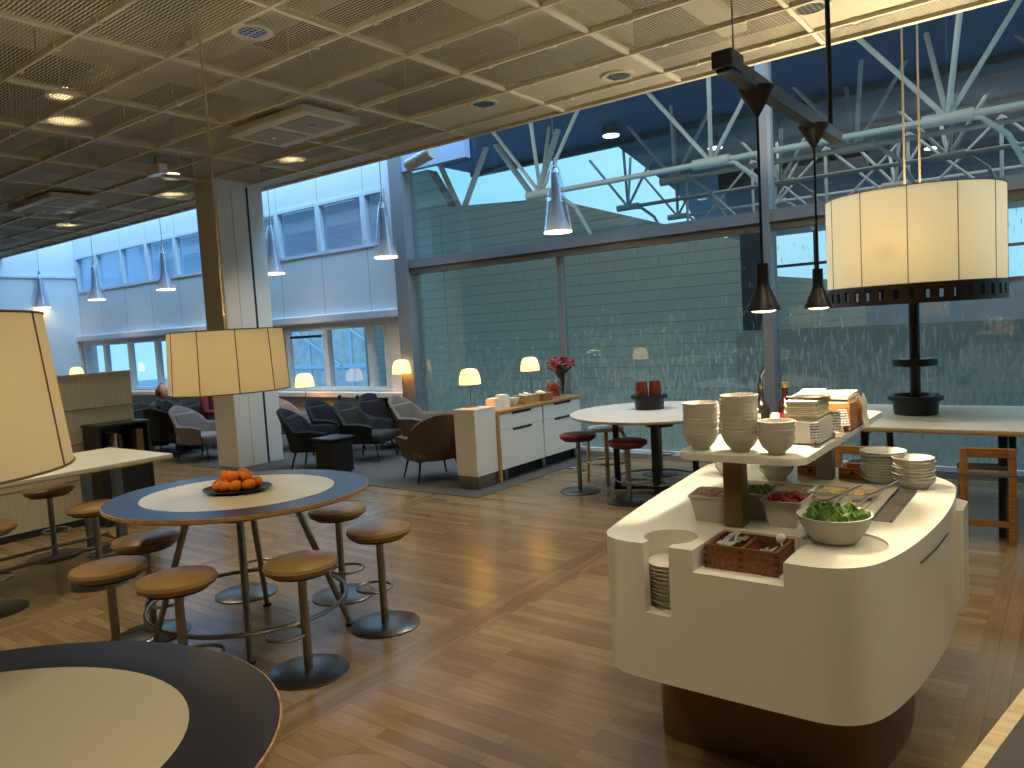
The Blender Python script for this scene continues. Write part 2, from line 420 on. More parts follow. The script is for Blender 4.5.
# facade, glazed part
GX = (-7.6, -5.03, -2.5, .04, 2.55, 4.9)
fr = MB()
fr.span(-7.72, -7.48, FY-.12, FY+.12, 0, 6.3)
for x in GX[1:]: pass
fr.span(-7.5, 5, FY-.09, FY+.08, 2.50, 2.62); fr.span(-7.5, 5, FY-.06, FY+.08, 2.42, 2.47); fr.span(-7.5, 5, FY-.03, FY+.08, 2.47, 2.50)
fr.span(-7.5, 5, FY-.06, FY+.06, 0, .06); fr.span(-7.5, 5, FY-.08, FY+.06, 5.6, 5.8)
for x in (-2.5, 2.55): fr.span(x-.05, x+.05, FY-.1, FY+.1, .06, 5.6)
for x in (-5.03, .04): fr.span(x-.03, x+.03, FY-.02, FY+.06, .06, 2.45)
fo = struct(fr.build('window_5', ALU, None, False))
GLF = glass_mat('facade_glass', (.84, .88, .84, 1), .06, True); GLU = glass_mat('facade_glass_upper', (.82, .90, .92, 1), .05)
for x0, x1 in zip(GX, GX[1:]):
    MB().span(x0+.02, x1-.02, FY+.02, FY+.028, .06, 2.45).build('pane', GLF, fo, False)
for x0, x1 in ((-7.5, -2.5), (-2.5, 2.55), (2.55, 4.9)):
    MB().span(x0+.04, x1-.04, FY+.02, FY+.028, 2.6, 5.6).build('pane', GLU, fo, False)
struct(MB().span(-7.48, 5, FY-.05, FY-.0, 0.06, .1).build('baseboard_back', ALUW, None, False))
struct(MB().span(-7.5, -6.32, FY-.1, FY+.0, 3.83, 4.5).build('trim_9', mat('pale_blue_box', S(170, 182, 205), .6), None, False))

q = MB()
for x in (-17.6, -15.15, -12.61, -9.55, -7.18, -4.51, -2.0, .5, 3): q.span(x-.04, x+.04, EDGE, FY, 5.98, 6.1)
q.span(-17.8, 5, 6.98, 7.06, 5.98, 6.1)
struct(q.build('trim_11', ALUW, None, False))
# ------------------------------------------------------------------ the hall behind the glass
struct(MB().wallpoly([(-13.2, -3), (-4.3, -3), (-4.3, 2.75), (-7.6, 3.86), (-8.4, 4.0), (-10.35, 4.15), (-10.9, 5.0), (-13.2, 5.0)], 12, 12.3).build('siding_wall', SIDING, None, False))
struct(MB().span(-4.3, -3.95, 12, 12.4, -3, 2.9).build('siding_corner_post', DARKW, None, False))
struct(MB().span(-4.3, -4.1, 12.3, 20, -3, 2.2).build('siding_return_wall', SIDING, None, False))
struct(MB().span(-11.5, 8, 8.1, 14.2, 5.3, 5.45).build('roof_soffit', NAVYROOF, None, False))
struct(MB().span(-11.5, 8, 14.15, 14.3, 5.2, 5.3).build('roof_edge_beam', DARKW, None, False))
struct(MB().prism([(-7.9, 14.3), (8, 14.3), (8, 30), (-12.5, 30), (-9.8, 22)], 5.45, 5.6).build('roof_deck', SLATE, None, False))
hw = MB(); hw.span(-13, 8, 24, 24.3, -4, 2.05); hw.span(-9, 8, 24, 24.3, 3.95, 5.5)
struct(hw.build('hall_wall', HALLW, None, False))
hm = MB()
for k in range(12): hm.span(-9.5+1.6*k-.05, -9.5+1.6*k+.05, 24, 24.2, 2.05, 3.95)
hm.span(-13, 8, 24, 24.2, 2.95, 3.03); hm.span(-13, 8, 24, 24.2, 2.0, 2.15)
struct(hm.build('hall_window_bars', DARKW, None, False))
struct(MB().span(-14, 8, 8.05, 26, -3.3, -3.2).build('hall_floor', mat('hall_floor_grey', S(120, 126, 132), .5, var=.1, scale=1), None, False))
struct(MB().span(-3.9, 8, 10.6, 10.7, -3, 1.35).build('hall_parapet', mat('hall_parapet_panel', S(122, 116, 106), .6, var=.15, scale=1.2), None, False))
TRUSSD = mat('darkened_tube_far', S(132, 134, 128), .5)  # same white tube paint, darkened so the distant trusses look dim
def truss(y, z, xs, dx, label, drop):
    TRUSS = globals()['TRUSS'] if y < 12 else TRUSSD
    t = thing('roof_truss', label, 'truss', (0, 0, 0), 0, 'tubular trusses under the hall roof')
    MB().cyl((xs[0]+.1, y, z), (xs[-1]+2, y, z), .046, seg=10).build('chord', TRUSS, t)
    for x in xs:
        for (ex, ey, ez) in ((-1.05, .1, 1.3), (-.34, .9, 1.35), (.85, .1, 1.4), (.25, -.6, 1.4)):
            MB().cyl((x, y, z), (x+ex, y+ey, z+ez), .034, seg=8).build('brace', TRUSS, t)
        MB().tube([(x+.03, y, z-.02), (x+.35, y, z-.06), (x+.62, y+.1, z-.3), (x+.85, y+.2, z-.8)], .035, 8).build('arched_strut', TRUSS, t)
        MB().cyl((x-.28, y, z), (x+.28, y, z), .08, seg=10).build('node_sleeve', TRUSS, t)
truss(11, 3.86, (-7.4, -4.33, -1.27, 1.8), 3.06, 'nearest white tubular truss with fans of braces behind the upper glass', .8)
truss(13.2, 4.12, (-5.9, -2.8, .3, 3.4), 3.06, 'middle white tubular truss behind the nearest one in the hall', .8)
truss(16.5, 4.3, (-8.6, -5.0, -1.9, 1.2, 4.3), 3.06, 'farther white tubular truss deep in the hall', .8)
truss(20, 4.4, (-8.9, -6.2, -3.4, -.6, 2.2), 3.06, 'farthest white tubular truss near the hall windows', .8)
for k, (x0, xa, xb, tx) in enumerate(((-10.15, -11.0, -9.65, 'white roof strut pair standing on the siding wall by the facade frame'), (-8.3, -9.4, -7.9, 'white roof strut pair on the siding wall behind the glass pendant'))):
    t = thing('roof_strut', tx, 'strut', (x0, 12.15, 4.0), 0, 'roof struts on the siding wall')
    for x in (xa, xb): MB().cyl((0, 0, 0), (x-x0, .3, 1.3), .06, seg=10).build('strut', TRUSS, t)
    MB().box((0, 0, -.02), (.4, .2, .06)).build('shoe_plate', TRUSS, t, False)
t = thing('roof_bracing', 'web of thin crossed white tubes far back under the hall roof', 'truss', (0, 18.5, 3.3))
for k in range(9):
    x = -8 + 1.7*k
    MB().cyl((x, 0, .3), (x+1.7, .2, 2.0), .03, seg=8).build('tie', TRUSSD, t); MB().cyl((x+1.7, 0, .3), (x, .2, 2.0), .03, seg=8).build('tie', TRUSSD, t); MB().cyl((x, .1, -.2), (x, .1, 2.1), .035, seg=8).build('tie', TRUSSD, t)
hall_l = [((-7.11, 13.08), 'upper glass above the hanging glass pendant'), ((-2.86, 14.4), 'upper glass left of the big drum lamp cords'),
          ((-2.77, 21.0), 'upper glass just above the big drum lamp'), ((-6.39, 16.5), 'upper glass behind the black pendant cord')]
for k, ((x, y), tx) in enumerate(hall_l):
    zc = 5.3 if y < 14.2 else 5.45
    o = thing('hall_downlight', 'round white lit hall downlight seen through ' + tx, 'light', (x, y, zc), 0, 'hall downlights')
    MB().cyl((0, 0, -.16), (0, 0, 0), .17, seg=20).build('housing', DARKW, o)
    MB().cyl((0, 0, -.18), (0, 0, -.16), .155, seg=20).build('diffuser', HALLDISC, o)
o = thing('linear_light', 'long thin white lit strip light in the hall behind the upper glass', 'light', (-6.0, 20.6, 5.0))
MB().span(-1.9, 1.9, -.06, .06, 0, .45).build('housing', DARKW, o, False); MB().span(-1.9, 1.9, -.05, .05, -.06, 0).build('diffuser', HALLDISC, o, False)

# outdoor apron scene past the low windows (buildings and snow-blue ground)
struct(MB().span(-110, -13, 8.2, 70, -3.1, -3).build('ground', mat('snowy_ground', S(150, 178, 205), .9, var=.2, scale=.3), None, False))
bl = thing('apron_building', 'long grey blue building outside the low lounge windows', 'building', (-42, 36, -3))
MB().span(-18, 18, 0, 6, 0, 5.2).build('wall', mat('far_facade', S(206, 204, 198), .8, var=.5, scale=1.6), bl, False)
rail = MB()
for k in range(16): rail.span(-17.5+2.3*k, -17.3+2.3*k, -.12, 0, 0, 5.2)
rail.span(-18, 18, -.15, 0, 2.4, 2.7)
for k in range(6): rail.cyl((-17+6*k, -.2, 5.2), (-12+6*k, -.2, 2.6), .09, seg=8)
rail.build('frame', mat('pale_steel_lattice', S(196, 214, 228), .6), bl, False)

# ------------------------------------------------------------------ lounge carpet, column, partition
tag(MB().prism([(-17.6, 5.42), (-4.56, 5.42), (-4.56, 7.72), (-17.6, 7.72)], .0005, .006).build('carpet', mat('grey_carpet', S(78, 76, 73), .95, var=.25, scale=70, bump=.2), None, False),
    'grey lounge carpet with dark edge under the armchairs by the facade', 'carpet')
c = MB(); c.span(-9.05, -8.58, 5.52, 6.2, 0, 4.6, .012)
co = struct(c.build('column', mat('column_paint', S(224, 218, 204), .65), None, False))
MB().span(-8.582, -8.572, 5.95, 5.975, 0, CZ-.05).build('joint', DARKW, co, False)
MB().span(-8.583, -8.576, 5.73, 5.736, 0, CZ-.05).build('joint', BEIGE, co, False)
pt = thing('partition_screen', 'beige ribbed free standing partition behind the white standing table', 'partition', (-7.4, .9, 0))
RIB = seam_mat('ribbed_beige', S(198, 190, 164), .05, 1, .92, .25)
MB().span(-.06, 0, -3.5, 2.76, .06, 1.39).build('panel', RIB, pt, False)
MB().span(-.07, .012, -3.5, 2.77, 0, .06).build('base', DARKW, pt, False)
for zz in (.42, .75, 1.07): MB().span(0, .004, -3.5, 2.76, zz, zz+.012).build('seam', mat('beige_seam', S(150, 140, 116), .8), pt, False)
MB().span(-.065, .006, -3.5, 2.765, 1.39, 1.405).build('cap', mat('beige_cap', S(206, 196, 172), .7), pt, False)

sh = thing('shelf_unit', 'low black open shelf unit beside the end of the beige partition', 'shelf', (-7.08, 3.16, 0))
b = MB(); b.span(-.3, 0, 0, .025, .04, .91); b.span(-.3, 0, .455, .48, .04, .91); b.span(-.3, -.28, .025, .455, .04, .91)
b.build('carcass', BLACK, sh, False)
MB().span(-.31, .008, -.008, .488, .91, .93).build('top', BLACK, sh, False)
MB().span(-.28, 0, .025, .455, .58, .60).build('shelf', BLACK, sh, False); MB().span(-.3, 0, 0, .48, 0, .04).build('base', BLACK, sh, False)
MB().span(-.02, -.005, .03, .45, .05, .575).build('lower_door', BLACK, sh, False)
for k, (y, t, h, col, tx) in enumerate([(.16, .012, .24, S(210, 200, 185), 'white'), (.19, .03, .22, S(60, 40, 30), 'dark brown'), (.36, .06, .25, S(120, 84, 50), 'thick tan')]):
    o = tag(MB().span(-.22, 0, 0, t, 0, h).build('magazine', mat('magazine_%s' % tx.replace(' ', '_'), col, .6), None, False), tx + ' magazine standing in the low black shelf unit', 'magazine', 'magazines in the black shelf')
    o.location = (-7.1, 3.16+y, .601)

# ------------------------------------------------------------------ downlights, air units, exit sign, sensors
proto = thing('downlight', 'x', 'light')
MB().lathe([(.10, .03), (.10, 0), (.135, -.004), (.14, 0), (.14, .03)], (0, 0, 0), 28).build('trim_ring', mat('pale_ring', S(196, 186, 160), .5), proto)
gr = MB()
for k in range(-2, 3): gr.span(-.09, .09, k*.035-.003, k*.035+.003, .0, .02); gr.span(k*.035-.003, k*.035+.003, -.09, .09, .0, .02)
gr.build('louvre', CHROME, proto, False)
unlit = copy_tree(proto)
MB().cyl((0, 0, .025), (0, 0, .06), .1, seg=24).build('diffuser', DISC, proto)
MB().cyl((0, 0, .025), (0, 0, .06), .1, seg=24).build('reflector', mat('dim_reflector', S(120, 116, 104), .4), unlit)
nu_ = {0: 0, 1: 0}
names = ['farthest downlight toward the end wall', 'round downlight near the end wall side ceiling', 'round downlight left of the column by the ceiling edge',
         'round downlight left of the square air unit', 'lit downlight above the left drum lamp side', 'round downlight above the column beside the large air unit', 'round louvred downlight in the ceiling above the glass pendants',
         'round louvred downlight near the top of the ceiling mesh', 'round louvred downlight at the fascia in a plain panel', 'round louvred downlight behind the black lighting track']
lab = {(-13.0, 5.66): 'small lit downlight at the far end beside the ceiling edge', (-12.3, 3.2): 'downlight in the mesh ceiling beside the far square air unit', (-9.77, 5.65): 'lit downlight at the ceiling edge left of the white column',
       (-9.77, 3.2): 'downlight in the mesh ceiling above the beige partition', (-7.2, 3.2): 'lit downlight in the mesh above the far lounge, nearest the exit sign', (-7.2, 5.63): 'lit downlight at the ceiling edge just right of the white column',
       (-4.37, 3.19): 'unlit looking louvred downlight in the mesh above the oval table', (-4.34, 5.6): 'louvred downlight at the ceiling edge beyond the large air unit',
       (-3.08, 5.84): 'louvred downlight in a plain tan panel at the ceiling edge', (-1.45, 5.57): 'louvred downlight behind the black lighting track'}
lab[(-6.0, .95)] = 'lit downlight in the mesh at the top left photo corner'
for k, p in enumerate(DL + [(-6.0, .95)]):
    lit_ = int(p in LIT); nu_[lit_] += 1
    place(proto if lit_ else unlit, nu_[lit_]-1, (p[0], p[1], CZ+.22 if p in LIT else CZ-.005), 0, lab[p], 'round ceiling downlights')
    if p in LIT:
        light('SPOT', 'mesh_patch_lamp', (p[0], p[1], CZ+.2), 30, WARM, (0, 0, 0), spot_size=R(95), spot_blend=.8, shadow_soft_size=.08)
    light('SPOT', 'downlight_lamp', (p[0], p[1], CZ-.03), 88, WARM, (0, 0, 0), spot_size=R(110), spot_blend=.6, shadow_soft_size=.08)
for x, y in ((-1.6, 3.19), (.9, 3.19), (-.2, 1.6), (-3, .5), (-.5, .5), (-5.5, .5), (1.5, 3), (-.5, -2.5), (-4, -2.5), (-8, 0), (1.5, 0)):
    light('SPOT', 'downlight_lamp', (x, y, CZ-.03), 88 if y > 2.5 else (110 if x < -2 else 62), WARM, (0, 0, 0), spot_size=R(110), spot_blend=.6, shadow_soft_size=.08)
AIRG = mat('air_unit_grille', S(150, 142, 122), .6, var=.1, scale=30); AIR = mat('air_unit_frame', S(196, 186, 162), .5)
for k, (x, y, sx, sy, tx) in enumerate([(-5.9, 4.66, 1.15, .66, 'large rectangular air unit hung under the mesh ceiling right of the column'), (-10.9, 4.6, 1.3, .6, 'smaller looking air unit under the mesh ceiling near the end wall')]):
    o = thing('air_unit', tx, 'vent', (x, y, CZ-.09), 0, 'ceiling air units')
    MB().span(-sx/2, sx/2, -sy/2, sy/2, 0, .07, .01).build('housing', AIR, o, False)
    for s in (-1, 1): MB().span(s*sx*.24-sx*.19, s*sx*.24+sx*.19, -sy*.32, sy*.32, -.006, 0).build('grille', AIRG, o, False)
    for s in (-1, 1): MB().cyl((s*sx*.25, 0, -.02), (s*sx*.25, 0, -.006), .02, seg=12).build('sensor', PORC, o)
    for s in (-1, 1): MB().cyl((s*sx*.4, 0, .07), (s*sx*.4, 0, .1), .01, seg=8).build('hanger', STEEL, o)
o = thing('ceiling_box', 'small white box light hanging under the mesh ceiling near the column', 'light', (-7.9, 4.4, CZ-.2))
MB().span(-.14, .14, -.05, .05, 0, .1, .008).build('body', PORC, o, False); MB().cyl((0, 0, .1), (0, 0, .2), .012, seg=8).build('hanger', STEEL, o)
o = thing('spotlight_can', 'pale cylindrical fitting at the ceiling edge beside the facade frame', 'spotlight', (-6.5, 7.05, 3.72))
MB().cyl((-.22, 0, -.02), (.22, -.03, .06), .075, seg=20).build('body', mat('can_paint', S(190, 184, 172), .5), o); MB().cyl((.0, 0, .07), (0, 0, 2.26), .015, seg=8).build('hanger', STEEL, o)

# ------------------------------------------------------------------ drum pendants
def drum(label, loc, r, h, ztop, tp=.95, n=10):
    o = thing('drum_pendant', label, 'lamp', loc)
    MB().lathe([(r, 0), (r*tp, h), (r*tp-.004, h), (r-.004, 0)], (0, 0, 0), 64).build('shade', SHADE, o)
    rb = MB()
    for zz, q_ in ((.003, 1), (h-.003, tp)): rb.tube([(r*q_*1.002*cos(2*pi*k/64), r*q_*1.002*sin(2*pi*k/64), zz) for k in range(64)], .003, 6, True)
    for k in range(n): a_ = 2*pi*k/n+.2; rb.cyl((r*1.001*cos(a_), r*1.001*sin(a_), 0), (r*tp*1.001*cos(a_), r*tp*1.001*sin(a_), h), .0025, seg=6)
    rb.build('frame', mat('shade_wire', S(112, 88, 58), .6), o)
    sp = MB()
    for k in range(3): a_ = 2*pi*k/3; sp.cyl((0, 0, h-.03), (r*tp*.99*cos(a_), r*tp*.99*sin(a_), h-.03), .005, seg=6)
    sp.cyl((0, 0, h*.55), (0, 0, h), .02, seg=10); sp.build('spider', STEEL, o)
    MB().ball((0, 0, h*.45), .05).build('bulb', mat('lit_bulb', S(255, 230, 180), .3, emit=S(255, 200, 110), estr=12), o)
    MB().cyl((0, 0, h), (0, 0, ztop-loc[2]), .007, seg=8).build('cord', mat('pale_cord', S(190, 172, 136), .6), o)
    return o
D1 = drum('cream drum pendant shade hanging over the oval table with tangerines', (-3.64, 2.33, 1.345), .308, .33, CZ)
light('POINT', 'drum_bulb', (-3.64, 2.33, 1.52), 140, WARM, shadow_soft_size=.06)
D2 = drum('cream drum pendant shade over the dark rimmed table, cut by the photo edge', (-2.06, .49, 1.345), .338, .355, CZ, .90)
light('POINT', 'drum_bulb', (-2.06, .49, 1.53), 165, WARM, shadow_soft_size=.06)

# big drum lamp on a post over the long table
BX, BY = -1.01, 6.6
o = thing('post_drum_lamp', 'huge cream drum lamp on a black post standing on the long white table', 'lamp', (BX, BY, .735))
r, z0, z1 = .615, 1.74-.735, 2.43-.735
MB().lathe([(r, z0), (r, z1), (r-.004, z1), (r-.004, z0)], (0, 0, 0), 72).build('shade', SHADE, o)
rb = MB()
for k in range(12): a_ = 2*pi*k/12+.1; rb.cyl((r*1.001*cos(a_), r*1.001*sin(a_), z0), (r*1.001*cos(a_), r*1.001*sin(a_), z1), .003, seg=6)
for zz in (z0, z1): rb.tube([(r*cos(2*pi*k/72), r*sin(2*pi*k/72), zz) for k in range(72)], .005, 6, True)
rb.build('frame', mat('shade_wire', S(112, 88, 58), .6), o)
ring = MB(); zb = 1.60-.735
N = 40
for k in range(N):
    for (u0_, u1_, za, zc) in ((0, 1, zb, zb+.035), (0, 1, z0-.03, z0), (0, .62, zb+.035, z0-.03)):
        pts = [(r+.004)*Vector((cos(2*pi*(k+u)/N), sin(2*pi*(k+u)/N), 0)) for u in (u0_, (u0_+u1_)/2, u1_)]
        inn = [p*.985 for p in pts]
        lo = [ring.bm.verts.new(p+Vector((0, 0, za))) for p in pts+inn[::-1]]; hi = [ring.bm.verts.new(p+Vector((0, 0, zc))) for p in pts+inn[::-1]]
        ring.skin([lo, hi], True, True)
ring.build('slotted_ring', mat('bronze_ring', S(64, 54, 44), .45, .4), o, False)
MB().cyl((0, 0, .02), (0, 0, z0+.1), .038, seg=16).build('post', BLACK, o)
sp = MB()
for k in range(4): sp.cyl((0, 0, z0-.01), (r*cos(pi*k/2+.4), r*sin(pi*k/2+.4), z0-.01), .008, seg=6)
sp.build('spider', BLACK, o)
MB().lathe([(.0, 0), (.15, 0), (.157, .006), (.157, .05), (.15, .056), (0, .056)], (0, 0, 1.115-.735), 32).build('tray', BLACK, o)
MB().lathe([(0, 0), (.155, 0), (.165, .11), (.195, .112), (.195, .15), (.18, .15), (.155, .12), (.145, .015), (0, .015)], (0, 0, 0), 36).build('bucket', BLACK, o)
for dx in (-.04, .05): MB().cyl((dx, .05*(1 if dx > 0 else -1), z1-.02), (dx, .05*(1 if dx > 0 else -1), 5.2), .008, seg=8).build('cord', mat('pale_cord', S(190, 172, 136), .6), o)
MB().ball((-.02, -.40, 2.02-.735), .05).build('bulb', mat('lit_bulb', S(255, 230, 180), .3, emit=S(255, 200, 110), estr=12), o)
light('POINT', 'big_drum_bulb', (BX-.02, BY-.40, 2.02), 95, (1, .66, .26), shadow_soft_size=.07)
light('POINT', 'big_drum_bulb', (BX+.1, BY+.1, 2.12), 260, WARM, shadow_soft_size=.1)

# ------------------------------------------------------------------ black track with two pendants
t = thing('lighting_track', 'black ceiling track bar with two cone canopies over the buffet shelf', 'lighting track', (-.88, 2.36, 2.38))
MB().span(-.024, .024, 0, 1.42, -.028, .028, .006).build('bar', BLACK, t, False)
MB().span(-.034, .034, -.01, .1, -.015, .04, .006).build('end_cap', BLACK, t, False)
MB().cyl((0, .1, .03), (0, .1, CZ-2.40), .003, seg=6).build('wire', STEEL, t)
MB().cyl((0, 1.3, .03), (0, 1.3, CZ-2.40), .011, seg=8).build('rod', BLACK, t)
for k, (y, tx) in enumerate([(2.67, 'nearer black cone pendant over the stacks of bowls'), (3.38, 'farther black cone pendant beside the big drum lamp')]):
    o = thing('cone_pendant', tx, 'lamp', (-.88, y, 1.605), 0, 'black cone pendants over the buffet')
    MB().lathe([(.0, .165), (.021, .165), (.022, .095), (.026, .08), (.04, .048), (.056, .012), (.06, 0), (.057, 0), (.052, .012), (.036, .05), (.018, .09), (0, .095)], (0, 0, 0), 36).build('shade', BLACK, o)
    MB().lathe([(0, -.007), (.03, -.005), (.05, .003), (.05, .01), (0, .01)], (0, 0, 0), 28).build('diffuser', DISC, o)
    MB().cyl((0, 0, .16), (0, 0, .68), .005, seg=8).build('cord', BLACK, o)
    MB().lathe([(.004, .665), (.064, .762), (.0, .763)], (0, 0, 0), 24).build('canopy', BLACK, o)
    light('SPOT', 'cone_lamp', (-.88, y, 1.59), 45, WARM, (0, 0, 0), spot_size=R(130), spot_blend=.5, shadow_soft_size=.04)

# ------------------------------------------------------------------ glass pendants by the facade
GLS = glass_mat('pendant_glass', (.97, .98, .99, 1), .04)
proto = thing('glass_pendant', 'x', 'lamp')
MB().lathe([(.03, .72), (.05, .70), (.085, .5), (.12, .25), (.165, 0), (.16, 0), (.115, .25), (.08, .5), (.046, .69), (.03, .71)], (0, 0, 0), 36).build('outer_cone', GLS, proto)
MB().lathe([(.0, .66), (.045, .64), (.05, .45), (.06, .32), (.10, .14), (.155, .015), (.15, .015), (.095, .14), (.055, .32), (.045, .45), (0, .6)], (0, 0, 0), 32).build('inner_reflector', mat('smoked_reflector', S(176, 184, 198), .45, trans=.35), proto)
MB().cyl((0, 0, .004), (0, 0, .02), .15, seg=32).build('diffuser', DISC, proto)
MB().cyl((0, 0, .70), (0, 0, .80), .03, .012, seg=12).build('cap', STEEL, proto)
MB().cyl((0, 0, .80), (0, 0, 3.4), .005, seg=6).build('cord', STEEL, proto)
tx = ['glass cone pendant nearest the end wall, first in the row', 'glass cone pendant second from the end wall', 'glass cone pendant third from the end wall, left of the column',
      'glass cone pendant mostly hidden behind the white column', 'glass cone pendant against the white wall beside the facade frame', 'glass cone pendant in front of the dark facade glazing']
for k, x in enumerate((-17.6, -15.15, -12.61, -9.55, -7.18, -4.51)):
    place(proto, k, (x, 7.0, 2.59), 0, tx[k], 'glass cone pendants along the facade')
    if k: light('SPOT', 'glass_pendant_lamp', (x, 7.0, 2.58), 22, WARM, (0, 0, 0), spot_size=R(120), spot_blend=.6, shadow_soft_size=.1)

# ------------------------------------------------------------------ stools
def stool(label, seatm, group, h=.563):
    o = thing('bar_stool', label, 'stool', (0, 0, 0), 0, group)
    MB().lathe([(0, h-.06), (.145, h-.06), (.168, h-.05), (.177, h-.03), (.17, h-.014), (.135, h-.003), (.07, h+.002), (0, h+.003)], (0, 0, 0), 40).build('seat', seatm, o)
    MB().cyl((0, 0, h-.07), (0, 0, h-.055), .14, seg=32).build('seat_pan', BLACK, o)
    MB().cyl((0, 0, .012), (0, 0, h-.07), .021, seg=16).build('pole', STEEL, o)
    MB().lathe([(0, 0), (.19, 0), (.192, .006), (.18, .012), (.03, .018), (0, .018)], (0, 0, 0), 48).build('base', STEELD, o)
    MB().tube([(.021+.075+.095*cos(a_), .095*sin(a_), .19) for a_ in [2*pi*k/28 for k in range(28)]], .0085, 8, True).build('footring', STEEL, o)
    return o
st = stool('x', TAN, 'tan stools around the oval table')
spots = [(-2.97, 2.19, -2.6, 'tan leather stool nearest the camera side, right of the oval table front'), (-3.07, 2.79, 2.9, 'tan leather stool standing rightmost by the oval table on open floor'),
         (-3.66, 3.0, -.3, 'tan leather stool partly behind the right end of the oval table'), (-3.31, 1.76, .4, 'tan leather stool in front of the oval table between two others'),
         (-3.81, 1.69, .3, 'tan leather stool front left, closest to the dark rimmed table'), (-4.17, 2.06, .3, 'tan leather stool tucked under the left end of the oval table')]
for k, (x, y, rz, tx) in enumerate(spots): place(st, k, (x, y, 0), rz, tx, 'tan stools around the oval table')
place(st, 1, (-4.27, 2.72, 0), .5, 'tan stool behind the oval table, only its base plate showing', 'tan stools around the oval table')
for x, y, tx in ((-6.5, 2.49, 'brown stool beside the beige partition, seat near the big lamp shade'), (-5.42, 2.35, 'tan stool at the near side of the white standing table, by the oval table'), (-5.5, 1.72, 'stool at the left photo edge, only its seat rim showing')):
    place(st, 1, (x, y, 0), 2.5, tx, 'stools along the white standing table')
place(st, 1, (-1.36, 1.06, 0), 1, 'tan stool at the bottom photo edge, only its seat top showing', 'stools at the dark rimmed table')
rs = stool('x', RED, 'red stools around the round table')
for k, (x, y, tx) in enumerate([(-3.8, 6.05, 'red stool at the left of the round table, nearest the sideboard'), (-3.16, 5.84, 'red stool in front of the round table legs'), (-3.45, 7.08, 'red stool behind the round table near the glass')]):
    place(rs, k, (x, y, 0), [2.6, 0, 1.5][k], tx, 'red stools around the round table')

# ------------------------------------------------------------------ oval tables
def oval(label, loc, rz, a_, b_, h=.80, legs=((-.38, -.34), (.33, -.23), (.40, .36), (-.31, .32))):
    o = thing('oval_table', label, 'table', loc, rz)
    def disc(k0, za, zb): return [(k0, za), (k0, zb), (0, zb+.0002), (0, za-.0002)]
    MB().lathe([(0, h-.035), (.97, h-.03), (1, h-.02), (1, h-.002), (.997, h-.001), (0, h-.001)], (0, 0, 0), 72, a_, b_).build('top', OAKE, o)
    MB().lathe([(0, h-.0008), (.994, h-.0008), (.994, h), (0, h)], (0, 0, 0), 72, a_, b_).build('rim_inlay', NAVY, o)
    MB().lathe([(0, h), (.735, h), (.735, h+.0012), (0, h+.0012)], (0, 0, 0), 72, a_, b_).build('centre_inlay', CREAM, o)
    q = Matrix.Rotation(-rz, 3, 'Z')
    for lx, ly in legs:
        e = q @ Vector((lx, ly, .012)); t0 = Vector((e.x*.5, e.y*.5, h-.035))
        MB().cyl(t0, e, .02, .015, 14).build('leg', STEEL, o)
        MB().cyl((e.x, e.y, 0), (e.x, e.y, .014), .026, seg=14).build('foot', BLACK, o)
    MB().tube([tuple(q @ Vector((.56*cos(2*pi*k/64), .50*sin(2*pi*k/64), .2))) for k in range(64)], .012, 8, True).build('footrail', STEEL, o)
    MB().cyl((0, 0, h-.05), (0, 0, h-.035), .2, seg=24).build('mounting_plate', STEEL, o)
    return o
oval('oval table with blue rim and cream centre holding the tangerines', (-3.645, 2.33, 0), R(28), .70, .61)
oval('near table with dark navy rim and cream centre cut by the photo corner', (-1.855, .392, 0), R(40), .728, .615)
# tangerines
tr = thing('platter', 'dark shallow platter of tangerines on the oval table', 'platter', (-3.66, 2.33, .802), R(28))
MB().lathe([(0, 0), (.11, 0), (.17, .016), (.172, .02), (.11, .006), (0, .006)], (0, 0, 0), 40, 1.1, .85).build('dish', mat('pewter_dish', S(88, 90, 92), .3, .8), tr)
TG = mat('tangerine_peel', S(246, 130, 18), .4, var=.15, scale=25, bump=.25)
proto = tag(MB().ball((0, 0, 0), .036, (1, 1, .86), 20, 14).build('tangerine', TG), 'x', 'fruit')
lf = MB(); lf.cyl((0, 0, .029), (0, 0, .034), .006, .003, 6); lf.build('stem', mat('stem_green', S(86, 100, 40), .7), proto)
random.seed(4)
pos = [(-.09, -.03, 0), (-.035, -.055, 0), (.025, -.06, 0), (.085, -.03, 0), (.1, .03, 0), (.04, .045, 0), (-.03, .05, 0), (-.085, .035, 0), (.0, 0, 0), (-.055, .0, 1), (.0, -.035, 1), (.06, .0, 1), (.015, .035, 1)]
for k, (x, y, l) in enumerate(pos):
    p = Vector((-3.66, 2.33, .808)) + Matrix.Rotation(R(28), 3, 'Z') @ Vector((x, y, .031 + l*.047))
    o = place(proto, k, p, 0, 'orange tangerine heaped on the dark platter of the oval table', 'tangerines on the platter'); o.rotation_euler = (random.uniform(-.8, .8), random.uniform(-.8, .8), random.uniform(0, 6))

